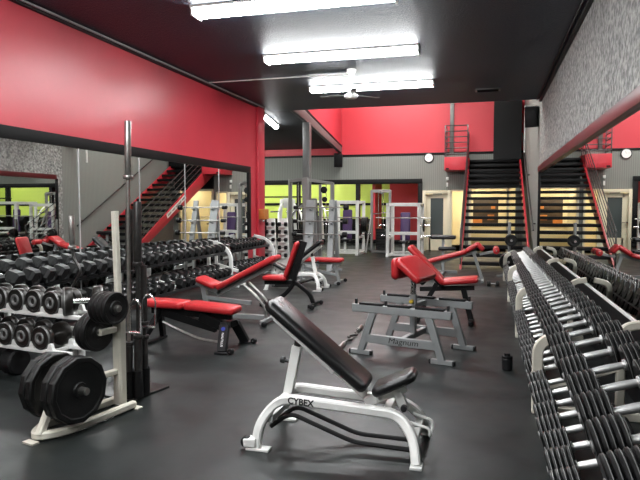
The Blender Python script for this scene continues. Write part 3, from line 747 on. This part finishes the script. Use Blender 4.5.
# ------------------------------------------------------------------ white bench in the foreground
def white_bench(label, loc, rz):
    t = thing('adjustable_bench', label, 'bench', loc, rz)
    for s in (-1, 1):
        m = MB()
        m.rtube(fillet([(-.49, .27*s, .01), (-.475, .24*s, .16), (-.385, .125*s, .288), (.375, .125*s, .25), (.475, .20*s, .15), (.50, .27*s, .01)], .13, 7), .055, .065, up=(0, 1, 0))
        m.box((-.47, .275*s, .008), (.15, .07, .016), bev=.003); m.box((.50, .275*s, .008), (.07, .09, .016), bev=.003)
        m.build('side_rail', 'white', t)
        MB().cyl((-.55, .25*s, .045), (-.55, .30*s, .045), .034, 20, bev=.006).build('wheel', 'rubber', t)
        MB().beam((-.48, .275*s, .05), (-.56, .275*s, .045), .075, .05).build('wheel_bracket', 'white', t)
        MB().tube(fillet([(-.45, .07*s-.04, .09), (-.32, .07*s-.04, .19), (.09, .07*s-.04, .045), (.47, .08*s-.04, .035)], .06), .0145, 8).build('adjuster_rod', 'black', t)
    for q0, q1 in (((-.43, -.2, .17), (-.43, .2, .17)), ((.47, -.2, .11), (.47, .2, .11)), ((-.37, -.12, .27), (-.37, .12, .27)), ((.3, -.12, .253), (.3, .12, .253))):
        MB().beam(q0, q1, .05, .045).build('crossbar', 'white', t)
    MB().beam((-.37, 0, .27), (-.305, 0, .60), .06, .055, up=(0, 1, 0)).build('post', 'white', t)
    MB().beam((-.31, 0, .57), (-.285, 0, .70), .042, .04, up=(0, 1, 0)).build('post_slide', 'dark_steel', t)
    MB().cyl((-.34, 0, .49), (-.405, 0, .50), .012, 10).cyl((-.39, 0, .497), (-.42, 0, .502), .022, 14, bev=.005).build('knob', 'plastic', t)
    d = V((.62, 0, -.475)).normalized(); nrm = V((.475, 0, .62)).normalized()
    a, b = V((-.485, 0, .888)), V((.165, 0, .372))
    MB().beam(a - nrm*.055 + d*.06, b - nrm*.055 + d*.02, .06, .035, up=(0, 1, 0)).beam(a - nrm*.05 + d*.1 + V((0, -.075, 0)), b - nrm*.05 - d*.22 + V((0, -.075, 0)), .03, .022, up=(0, 1, 0)).beam(a - nrm*.05 + d*.1 + V((0, .075, 0)), b - nrm*.05 - d*.22 + V((0, .075, 0)), .03, .022, up=(0, 1, 0)).build('back_frame', 'white', t)
    MB().pad(a, b, .27, .072, bev=.03).build('back_pad', 'blackvinyl', t)
    MB().beam((.20, 0, .29), (.40, 0, .385), .06, .045, up=(0, 1, 0)).beam((.34, 0, .37), (.40, 0, .24), .055, .05, up=(0, 1, 0)).beam((.17, 0, .31), (.20, 0, .26), .08, .06, up=(0, 1, 0)).build('seat_frame', 'white', t)
    MB().pad((.205, 0, .352), (.465, 0, .478), .27, .062, bev=.026, taper=.78).build('seat_pad', 'blackvinyl', t)
    MB().tube(fillet([(.44, -.10, .20), (.56, -.10, .17), (.56, -.10, .12), (.56, .06, .12), (.56, .06, .17), (.44, .06, .20)], .03), .009, 8).build('grab_handle', 'white', t)
    MB().cyl((.40, -.10, .275), (.40, -.06, .275), .02, 14, bev=.004).build('pivot_bolt', 'plastic', t)
    w = MB(); pn = nrm*.0365
    for k, y in ((0, .0), (1, -.03), (2, .03)):
        c = a + d*(.05+.035*k) + pn + V((0, y, 0)); w.box(c, (.02, .02, .002), mx=Matrix((d, V((0, 1, 0)), nrm)).transposed().to_4x4())
    w.build('badge', 'steel', t)
    return t
cy = white_bench('white steel adjustable bench with black pads in the foreground', (-.87, 3.68, 0), 0)
text('lettering', 'CYBEX', .056, (-.235, -.159, .2805), (PI/2, math.radians(2.9), 0), 'ink', cy, width=.98, bold=.03)
wb = dup(cy, (-3.35, 10.45, 0), (0, 0, PI), 'white framed bench with raised black pad behind the red bench with upright back')
for ch in list(wb.children):
    if ch.name.startswith('lettering'): bpy.data.objects.remove(ch)

# ------------------------------------------------------------------ preacher curl stand
MA = math.radians(-14.5)
pc = thing('preacher_curl_stand', 'grey steel preacher curl stand with thick red sloping arm pad', 'curl stand', (-.72, 6.20, 0), MA)
for y in (-.35, .35):
    m = MB()
    m.beam((-.52, y, .475), (.52, y, .475), .06, .08, bev=.006)
    for s in (-1, 1):
        m.beam((.43*s, y, .03), (.29*s, y, .45), .07, .05, up=(0, 1, 0))
    m.beam((-.37, y, .17), (.37, y, .17), .05, .085, bev=.005)
    m.build('trestle', 'grey', pc)
    for s in (-1, 1):
        f = MB().beam((.43*s-.11, y, .0225), (.43*s+.11, y, .0225), .05, .045).build('foot', 'grey', pc)
        for q in (-.115, .115): MB().box((.43*s+q, y, .0225), (.02, .054, .045), bev=.003).build('end_cap', 'plastic', f)
    for x0, x1 in ((-.44, -.18), (-.13, .11), (.16, .45)):
        MB().box(((x0+x1)/2, y, .522), (x1-x0, .062, .026), bev=.006).build('wear_strip', 'rubber', pc)
    for x in (-.485, -.155, .485):
        MB().cyl((x, y, .51), (x, y, .565), .015, 12, bev=.003).build('stop_pin', 'plastic', pc)
MB().beam((0, -.35, .17), (0, .35, .17), .05, .06).beam((0, -.35, .475), (0, .35, .475), .05, .05).build('link', 'grey', pc)
MB().beam((0, 0, .17), (0, 0, .60), .06, .06).build('post', 'grey', pc)
MB().beam((0, 0, .55), (0, 0, .84), .045, .045).build('slide', 'chrome', pc)
w = MB()
for k in range(6): w.cyl((0, -.0225, .60+k*.035), (0, -.0245, .60+k*.035), .008, 10)
w.build('slide_hole', 'ink', pc)
MB().cyl((0, -.03, .53), (0, -.075, .53), .02, 14, bev=.005).build('knob', 'yellow', pc)
MB().beam((-.10, 0, .90), (.12, 0, .72), .06, .05, up=(0, 1, 0)).build('pad_bracket', 'black', pc)
MB().pad((-.10, 0, .965), (.155, 0, .755), .52, .085, bev=.035).build('arm_pad', 'redvinyl', pc)
MB().pad((-.115, 0, .985), (-.11, 0, .765), .52, .075, bev=.033).build('arm_roll', 'redvinyl', pc)
text('lettering', 'Magnum', .078, (.04, -.3765, .174), (PI/2, 0, 0), 'ink', pc, width=1.2, shear=.15)

# red seat with sloping back behind the stand
sb = thing('angled_bench', 'red seat with sloping red back on a black frame behind the curl stand', 'bench', (-.42, 7.95, 0), 0)
MB().pad((-.56, 0, .985), (-.10, 0, .505), .30, .075, bev=.03).build('back_pad', 'redvinyl', sb)
MB().pad((-.13, 0, .525), (.33, 0, .575), .30, .075, bev=.03).build('seat_pad', 'redvinyl', sb)
m = MB()
m.beam((-.50, 0, .86), (-.10, 0, .43), .05, .05, up=(0, 1, 0)).beam((-.42, 0, .42), (.28, 0, .46), .06, .05, up=(0, 1, 0))
m.beam((-.20, 0, .50), (-.45, 0, .04), .06, .06, up=(0, 1, 0)).beam((.14, 0, .45), (.24, 0, .04), .07, .06, up=(0, 1, 0))
m.beam((-.45, -.28, .03), (-.45, .28, .03), .05, .05).beam((.24, -.26, .03), (.24, .34, .03), .05, .05)
m.build('frame', 'black', sb)

# red decline bench far right
db = thing('decline_bench', 'red decline sit-up bench with foot rollers in front of the stairs', 'bench', (-.55, 12.5, 0), 0)
MB().pad((-.68, 0, .36), (.17, 0, .60), .34, .08, bev=.03).build('back_pad', 'redvinyl', db)
MB().pad((.15, 0, .60), (.40, 0, .77), .32, .09, bev=.04).pad((.36, 0, .775), (.50, 0, .63), .32, .09, bev=.04).build('knee_pad', 'redvinyl', db)
for y in (-.16, .16):
    MB().cyl((.74, y-.12, .64), (.74, y+.12, .64), .065, 20, bev=.015).build('foot_roller', 'redvinyl', db)
MB().cyl((.74, -.3, .64), (.74, .3, .64), .014, 10).build('roller_rod', 'chrome', db)
m = MB()
m.beam((-.62, 0, .30), (.36, 0, .60), .06, .05, up=(0, 1, 0)).beam((.30, 0, .58), (.48, 0, .03), .06, .06, up=(0, 1, 0)).beam((.42, 0, .55), (.74, 0, .62), .05, .05, up=(0, 1, 0)).beam((-.5, 0, .34), (-.55, 0, .03), .06, .06, up=(0, 1, 0)).beam((-.55, 0, .05), (.48, 0, .05), .05, .05).beam((.48, -.3, .03), (.48, .3, .03), .05, .05).beam((-.55, -.3, .03), (-.55, .3, .03), .05, .05)
m.build('frame', 'grey', db)

# black back-extension stand
be = thing('back_extension_stand', 'dark padded stand before the cream glazed door', 'stand', (-.93, 13.6, 0), 0)
MB().pad((-.28, 0, .83), (.28, 0, .83), .22, .09, bev=.03).build('top_pad', 'blackvinyl', be)
MB().pad((-.10, -.05, .58), (.28, -.05, .58), .14, .08, bev=.03).build('lower_pad', 'blackvinyl', be)
MB().beam((0, 0, .05), (0, 0, .79), .06, .06).beam((0, -.35, .03), (0, .35, .03), .06, .06).beam((-.3, .3, .03), (.3, .3, .03), .06, .06).beam((-.1, -.05, .54), (.26, -.05, .54), .04, .03).build('frame', 'grey', be)

# ------------------------------------------------------------------ red benches on the left
fb = thing('flat_bench', 'red padded bench on a black frame behind the upright bars', 'bench', (-2.99, 5.83, 0), 0)
MB().pad((-.62, 0, .455), (-.125, 0, .445), .28, .075, bev=.028).build('seat_pad', 'redvinyl', fb)
MB().pad((-.115, 0, .445), (.47, 0, .41), .28, .075, bev=.028).build('back_pad', 'redvinyl', fb)
m = MB()
m.beam((-.55, 0, .375), (.40, 0, .345), .08, .05, up=(0, 1, 0)).beam((-.42, 0, .35), (.22, 0, .20), .08, .06, up=(0, 1, 0)).beam((.05, -.02, .34), (.36, -.02, .22), .10, .09, up=(0, 1, 0))
m.beam((-.45, 0, .36), (-.56, -.24, .03), .07, .05, up=(1, 0, 0)).beam((-.45, 0, .36), (-.56, .24, .03), .07, .05, up=(1, 0, 0)).box((-.56, 0, .02), (.07, .56, .03), bev=.005)
m.build('frame', 'black', fb)
for s, x1 in ((-1, .40), (1, .44)):
    l = MB().beam((.37, .12*s, .27), (x1, .26*s, .02), .10, .05, up=(0, 1, 0)).beam((.34, 0, .25), (.37, .13*s, .26), .09, .07, up=(0, 0, 1)).box((x1, .27*s, .012), (.13, .07, .024), bev=.005).build('leg', 'plastic', fb)
    MB().cyl((x1+.10, .24*s, .032), (x1+.10, .29*s, .032), .03, 18, bev=.005).build('wheel', 'rubber', l)
    MB().cyl((x1+.10, .23*s, .032), (x1+.10, .30*s, .032), .008, 10).build('axle', 'chrome', l)
MB().tube(fillet([(-.35, -.12, .27), (-.15, -.15, .20), (.10, -.16, .12), (.33, -.17, .10)], .08), .014, 8).build('adjuster_rail', 'steel', fb)
tl = math.atan2(.14, .25)
ld = V((.03, -.14, -.25)).normalized()
ln_ = V((1, 0, 0)).cross(ld).normalized()
if ln_.y > 0: ln_ = -ln_
LB = Matrix((ld, ln_.cross(ld), ln_)).transposed()
c0 = V((.37, -.12, .27)).lerp(V((.40, -.26, .02)), .58) + ln_*.027
lg = text('lettering', 'NAUTILUS', .032, c0, LB.to_euler(), 'whiteink', fb, bold=.015)
em = MB().cyl((0, 0, 0), (0, 0, .003), .022, 20).build('emblem', 'blue', fb)
em.location = V((.37, -.12, .27)).lerp(V((.40, -.26, .02)), .18) + ln_*.026; em.rotation_euler = LB.to_euler()

ib = thing('incline_bench', 'red incline bench on a grey frame beside the long dumbbell rack', 'bench', (-3.15, 7.25, 0), 0)
MB().pad((-.54, 0, .555), (-.27, 0, .455), .28, .075, bev=.03).build('seat_pad', 'redvinyl', ib)
MB().pad((-.25, 0, .44), (.58, 0, .865), .29, .075, bev=.03).build('back_pad', 'redvinyl', ib)
m = MB()
m.beam((-.28, 0, .35), (.50, 0, .745), .06, .05, up=(0, 1, 0)).beam((-.58, 0, .49), (-.22, 0, .37), .06, .05, up=(0, 1, 0))
m.beam((-.48, 0, .46), (-.40, 0, .05), .07, .06, up=(0, 1, 0)).beam((-.42, 0, .07), (.42, 0, .07), .06, .06).beam((-.44, 0, .30), (.20, 0, .25), .05, .05, up=(0, 1, 0)).beam((-.40, -.28, .03), (-.40, .28, .03), .05, .05)
m.beam((.45, -.28, .05), (.45, .28, .05), .05, .05)
m.build('frame', 'grey', ib)
MB().tube(fillet([(.14, -.09, .50), (.34, -.09, .33), (.44, -.09, .20), (.44, -.09, .06)], .1), .018, 10).tube(fillet([(.14, .09, .50), (.34, .09, .33), (.44, .09, .20), (.44, .09, .06)], .1), .018, 10).build('support_tube', 'steel', ib)
for y in (-.29, .29):
    MB().cyl((.49, y-.02, .034), (.49, y+.02, .034), .034, 18, bev=.006).build('wheel', 'rubber', ib)

ub = thing('utility_seat', 'small red seat with upright red back on curved black legs', 'bench', (-2.97, 8.6, 0), 0)
MB().pad((-.30, 0, .425), (.08, 0, .425), .30, .07, bev=.028, ).build('seat_pad', 'redvinyl', ub)
MB().pad((.06, 0, .44), (.25, 0, .98), .28, .06, bev=.026).build('back_pad', 'redvinyl', ub)
m = MB()
m.beam((.14, 0, .40), (.32, 0, .99), .12, .05, up=(0, 1, 0))
m.rtube(fillet([(.20, 0, .66), (.18, 0, .34), (.02, 0, .16), (-.16, 0, .06), (-.30, 0, .045)], .14, 6), .06, .06, up=(0, 1, 0))
m.rtube(fillet([(.17, 0, .38), (.42, 0, .20), (.48, 0, .05)], .12, 6), .06, .06, up=(0, 1, 0))
m.beam((-.30, 0, .345), (.16, 0, .36), .06, .05, up=(0, 1, 0)).beam((-.28, -.22, .03), (-.28, .22, .03), .05, .05).beam((.48, -.24, .04), (.48, .24, .04), .05, .05)
m.build('frame', 'black', ub)
for y in (-.25, .25):
    MB().cyl((.53, y-.02, .034), (.53, y+.02, .034), .034, 18, bev=.006).build('wheel', 'rubber', ub)

rb = thing('flat_bench', 'flat red bench on silver frame behind the red bench with upright back', 'bench', (-3.2, 11.4, 0), 0)
MB().pad((-.5, 0, .46), (.5, 0, .46), .28, .08, bev=.03).build('pad', 'redvinyl', rb)
m = MB()
m.beam((-.46, 0, .395), (.46, 0, .395), .08, .05).beam((-.3, 0, .30), (.4, 0, .16), .05, .05, up=(0, 1, 0)).beam((-.3, 0, .36), (-.38, 0, .04), .06, .06, up=(0, 1, 0)).beam((.34, 0, .38), (.42, 0, .04), .06, .06, up=(0, 1, 0)).beam((.42, -.28, .03), (.42, .28, .03), .05, .05).beam((-.38, -.28, .03), (-.38, .28, .03), .05, .05).beam((.30, 0, .29), (.48, 0, .28), .05, .05)
m.build('frame', 'grey', rb)
for y in (-.29, .29):
    MB().cyl((.48, y-.02, .036), (.48, y+.02, .036), .036, 18, bev=.006).build('wheel', 'rubber', rb)

# ------------------------------------------------------------------ loose things on the floor
cb = thing('curl_bar', 'bent steel curl bar lying on the floor beside the curl stand', 'barbell', (-1.47, 6.62, .0))
MB().tube(fillet([(0, -.36, .026), (.0, -.22, .026), (.045, -.13, .026), (-.03, -.03, .026), (-.03, .03, .026), (.045, .13, .026), (0, .22, .026), (0, .36, .026)], .03), .014, 10).build('shaft', 'dark_steel', cb)
for s in (-1, 1):
    MB().cyl((0, .36*s, .026), (0, .385*s, .026), .026, 16, bev=.004).cyl((0, .385*s, .026), (0, .60*s, .026), .0245, 16, bev=.003).build('sleeve', 'steel', cb)
bt = thing('shaker_bottle', 'small black bottle standing on the floor beside the right rack', 'bottle', (.2, 5.72, 0))
MB().lathe([(0, 0), (.04, 0), (.046, .006), (.05, .105), (.046, .11), (0, .11)], n=20).build('body', 'plastic', bt)
MB().lathe([(0, .11), (.049, .11), (.049, .13), (.028, .135), (.026, .155), (0, .157)], n=20).build('cap', 'black', bt)
sd = dup(pro, (.13, 11.75, 0), (0, 0, .1), 'small dumbbell alone on the floor before the stairs', .62); del sd['group']

# ------------------------------------------------------------------ far machines
gr = thing('cable_machine', 'tall grey cable machine beside the red wall end', 'weight machine', (-4.55, 15.1, 0))
m = MB()
m.beam((-.56, .3, 0.03), (-.56, .3, 2.24), .09, .09).beam((.62, .25, .03), (.62, .25, 2.14), .09, .09).beam((-.56, .3, 2.2), (-.05, -.2, 2.22), .08, .08).beam((-.05, -.2, 2.22), (.62, .25, 2.12), .07, .07)
m.rtube(fillet([(.06, -.25, .03), (.06, -.25, 1.5), (.0, -.2, 2.26)], .5, 6), .17, .10, up=(0, 1, 0))
m.beam((.28, .3, .03), (.28, .3, 2.1), .07, .07).beam((-.6, .3, .03), (.66, .25, .03), .08, .06).beam((.06, -.5, .03), (.06, .3, .03), .08, .06)
m.build('frame', 'mgrey', gr)
w = MB()
for k in range(16): w.box((-.33, .3, .12+k*.05), (.26, .12, .044), bev=.004)
w.build('weight_stack', 'iron', gr)
MB().cyl((-.33, .3, .9), (-.33, .3, 2.15), .012, 8).build('guide_rod', 'chrome', gr); MB().cyl((.45, .25, .1), (.45, .25, 2.1), .012, 8).build('guide_rod', 'chrome', gr)
MB().cyl((.4, .2, 1.95), (.4, .25, 1.95), .09, 20, bev=.01).build('pulley', 'iron', gr); MB().cyl((.42, .2, 1.7), (.42, .25, 1.7), .07, 20, bev=.01).build('pulley', 'iron', gr)
MB().pad((.15, -.1, .9), (.15, -.06, 1.4), .3, .08, wdir=(1, 0, 0)).build('pad', 'blackvinyl', gr)

ar = thing('barbell_rack', 'grey A-frame barbell rack in front of the tall cable machine', 'rack', (-3.72, 13.65, 0), .0)
for x in (-.26, .26):
    m = MB()
    m.beam((x, -.40, .03), (x-.03, -.03, 1.66), .20 if x < 0 else .13, .05, up=(0, 1, 0)).beam((x, .40, .03), (x+.02, .03, 1.66), .09, .05, up=(0, 1, 0)).beam((x, -.45, .025), (x, .45, .025), .08, .05)
    for z in (.86, 1.16, 1.48):
        yy = -.40+.37*(z-.03)/1.63
        m.beam((x, yy-.02, z-.06), (x, yy-.13, z-.02), .05, .025, up=(0, 0, 1))
    m.build('side_frame', 'grey', ar)
MB().beam((-.26, 0, .3), (.26, 0, .3), .06, .06).build('crossbar', 'grey', ar)
for k, (z, l) in enumerate(((.86, 'lowest'), (1.16, 'middle'), (1.48, 'top'))):
    yy = -.40+.37*(z-.03)/1.63-.105
    b = thing('barbell', 'short fixed barbell on the %s hooks of the A-frame rack' % l, 'barbell', (-3.72, 13.65+yy, z+.01), 0, 'fixed barbells of the A-frame rack')
    MB().cyl((-.62, 0, 0), (.62, 0, 0), .016, 10).build('shaft', 'steel', b)
    for s in (-1, 1):
        MB().lathe([(0, -.06), (.045, -.06), (.065 if s > 0 else .045, -.045), (.065 if s > 0 else .045, .04), (.045, .055), (0, .055)], axis='X', n=18, origin=(.6*s, 0, 0)).build('weight', 'iron', b)
def power_rack(label, loc, w, h, seat):
    t = thing('power_rack', label, 'weight machine', loc)
    m = MB()
    for x in (-w/2, w/2):
        for y in (-.45, .55): m.beam((x, y, .03), (x, y, h), .09, .08, bev=.005)
        m.beam((x, -.55, .04), (x, .65, .04), .09, .07).beam((x, -.45, h-.04), (x, .55, h-.04), .08, .07).beam((x, -.45, .55), (x, .55, .55), .06, .06)
    for y in (-.45, .55):
        m.beam((-w/2, y, h-.05), (w/2, y, h-.05), .08, .10)
    m.beam((-w/2, .55, .08), (w/2, .55, .08), .08, .07).beam((-w/2, -.45, .72), (w/2, -.45, .72), .07, .09).beam((-w/2, -.45, .08), (w/2, -.45, .08), .07, .06)
    m.beam((0, -.3, .05), (0, -.3, .72), .07, .07)
    m.build('frame', 'white', t)
    MB().pad((0, .0, .45), (0, .06, h-.28), .30, .08, wdir=(1, 0, 0)).build('back_pad', 'purple', t)
    MB().pad((0, -.42, .46), (0, -.02, .46), .28, .08, wdir=(1, 0, 0)).build('seat_pad', 'blackvinyl', t)
    MB().cyl((-w/2-.35, -.52, 1.18), (w/2+.35, -.52, 1.18), .016, 10).build('bar', 'steel', t)
    for s in (-1, 1):
        MB().cyl((s*w/2, .2, .62), (s*(w/2+.30), .2, .62), .025, 12).build('peg', 'chrome', t); MB().cyl((s*w/2, -.2, .95), (s*(w/2+.3), -.2, .95), .025, 12).build('peg', 'chrome', t)
    return t
power_rack('white weight rack with purple pad, left of the two by the lime window', (-4.27, 18.6, 0), .84, 1.70, 1)
power_rack('white weight rack with purple pad, right of the two, before the red window', (-2.38, 18.2, 0), .92, 1.62, 1)
rp = plate('', .21, .05, 'plates on the white weight racks', 24)
for k, (x, y, z, s, lab) in enumerate((
    (-3.60, 18.4, .95, 1.15, 'black plate on the right upper peg of left white rack, outermost'), (-3.66, 18.4, .95, 1.15, 'black plate on the right upper peg of left white rack, second from outside'), (-3.72, 18.4, .95, 1.15, 'black plate on the right upper peg of left white rack, innermost'),
    (-3.70, 18.8, .62, .8, 'black plate on the right lower peg of left white rack'), (-4.80, 18.8, .62, .8, 'black plate on the left lower peg of left white rack'),
    (-2.98, 18.4, .62, .9, 'black plate on the left lower peg of right white rack'), (-1.80, 18.0, .95, .9, 'black plate on the right upper peg of right white rack'))):
    put(rp, (x, y, z), (0, 0, 0), lab, s)
cm = thing('cable_tower', 'grey cable tower between the two white weight racks', 'weight machine', (-3.35, 19.3, 0))
m = MB()
for x in (-.3, .3):
    m.beam((x, .2, .03), (x, .2, 2.05), .08, .08).beam((x, .2, 1.3), (x*1.2, -.5, .03), .05, .05)
m.beam((-.3, .2, 2.02), (.3, .2, 2.02), .1, .1).beam((-.34, .2, .04), (.34, .2, .04), .08, .07).beam((0, .2, 2.02), (.12, -.35, 1.95), .07, .08)
m.build('frame', 'mgrey', cm)
w = MB()
for k in range(14): w.box((0, .2, .12+k*.05), (.3, .14, .044), bev=.004)
w.build('weight_stack', 'iron', cm)
MB().cyl((-.08, .2, .8), (-.08, .2, 2.), .012, 8).build('guide_rod', 'chrome', cm); MB().cyl((.08, .2, .8), (.08, .2, 2.), .012, 8).build('guide_rod', 'chrome', cm)
MB().cyl((.12, -.36, 1.93), (.12, -.36, 1.3), .005, 6).beam((-.15, -.36, 1.28), (.4, -.36, 1.34), .03, .03).build('pull_bar', 'chrome', cm)

def dumbbell_tower(label, loc):
    t = thing('dumbbell_tower', label, 'rack', loc)
    m = MB().prism([(-.16, .0), (.16, .0), (.10, 1.22), (-.10, 1.22)], -.03, .03, 'Y', bev=.006).box((0, .02, .02), (.31, .46, .04), bev=.008).beam((0, .2, .03), (0, .03, .8), .06, .05, up=(1, 0, 0))
    for k in range(5):
        z = .26+k*.19; m.box((0, -.08, z), (.12, .12, .03), bev=.004)
    m.build('body', 'white', t)
    return t
sm = hex_dumbbell(''); sm['group'] = 'small hex dumbbells of the white towers'
for q, (x, nm) in enumerate(((-5.13, 'left'), (-4.80, 'right'))):
    dumbbell_tower('slim white dumbbell tower past the red wall end, %s of two' % nm, (x, 13.95, 0))
    for k in range(5):
        put(sm, (x, 13.86, .277+k*.19), (0, 0, 0), 'small black hex dumbbell on %s white tower, %s from top' % (nm, nth(5-k)), .62)

def lever_machine(label, loc, rz, col):
    t = thing('lever_machine', label, 'weight machine', loc, rz)
    m = MB()
    m.beam((-.3, .3, .03), (-.2, .25, 1.75), .09, .08).beam((.3, .3, .03), (.2, .25, 1.75), .09, .08).beam((-.22, .25, 1.72), (.22, .25, 1.72), .09, .08)
    m.tube(fillet([(-.2, .25, 1.6), (-.36, -.1, 1.35), (-.40, -.4, .9)], .2), .035, 10).tube(fillet([(.2, .25, 1.6), (.36, -.1, 1.35), (.40, -.4, .9)], .2), .035, 10)
    m.beam((-.4, .3, .03), (.4, .3, .03), .08, .06).beam((0, -.7, .03), (0, .3, .03), .08, .06).beam((0, -.3, .03), (0, -.25, .42), .08, .08, up=(1, 0, 0))
    m.build('frame', col, t)
    MB().pad((0, -.5, .47), (0, -.12, .45), .3, .08, wdir=(1, 0, 0)).build('seat_pad', 'blackvinyl', t)
    MB().pad((0, -.08, .5), (0, .06, 1.15), .3, .08, wdir=(1, 0, 0)).build('back_pad', 'blackvinyl', t)
    for s in (-1, 1):
        MB().cyl((.40*s, -.4, .9), (.40*s, -.56, .9), .02, 12).build('grip', 'foam', t)
        MB().cyl((.36*s, -.1, 1.35), (.62*s, -.1, 1.35), .025, 12).build('peg', 'chrome', t)
    return t
lever_machine('white lever machine by the lime window, beside the red wall end', (-6.15, 18.4, 0), .5, 'white')
lever_machine('white lever machine in the far left corner, right of centre', (-7.6, 18.2, 0), .3, 'white')
lever_machine('white lever machine in the far left corner, leftmost', (-9.0, 18.2, 0), .2, 'white')
lever_machine('dark grey lever machine behind the tall cable machine', (-5.3, 17.4, 0), -.3, 'dgrey')
lever_machine('white lever machine in the next room behind the window', (-6.6, 23.2, 0), .3, 'white')
tag(MB().box((-5.78, 17.2, 1.62), (.30, .02, .30), bev=.004).box((-5.78, 17.2, .75), (.06, .05, 1.5)).box((-5.78, 17.2, .02), (.36, .36, .04)).build('placard_stand', 'white'), 'white placard on a post by the lime window', 'sign')
struct(MB().box((-7.6, 20.5, 1.86), (2.8, .05, .05)).build('trim_40', 'black'))

# ------------------------------------------------------------------ camera, world, colour
cam = bpy.data.cameras.new('camera'); co = bpy.data.objects.new('camera', cam); COL.objects.link(co)
co.location = (0, 0, 1.5); co.rotation_euler = (math.radians(90-3.148), 0, math.radians(15.531))
cam.sensor_width = 36; cam.lens = 600/640*36; cam.clip_start = .05; cam.clip_end = 200
sc.camera = co
w = bpy.data.worlds.new('world'); w.use_nodes = True; sc.world = w
w.node_tree.nodes['Background'].inputs[0].default_value = (.8, .85, 1, 1)
w.node_tree.nodes['Background'].inputs[1].default_value = .02
vs = sc.view_settings; vs.view_transform = 'Standard'; vs.look = 'None'; vs.exposure = 2.0; vs.gamma = 1; vs.use_curve_mapping = False
sc.cycles.max_bounces = 9; sc.cycles.glossy_bounces = 6; sc.cycles.diffuse_bounces = 4
sc.cycles.use_denoising = True
sc.cycles.sample_clamp_indirect = 6.0
sc.cycles.caustics_reflective = False; sc.cycles.caustics_refractive = False
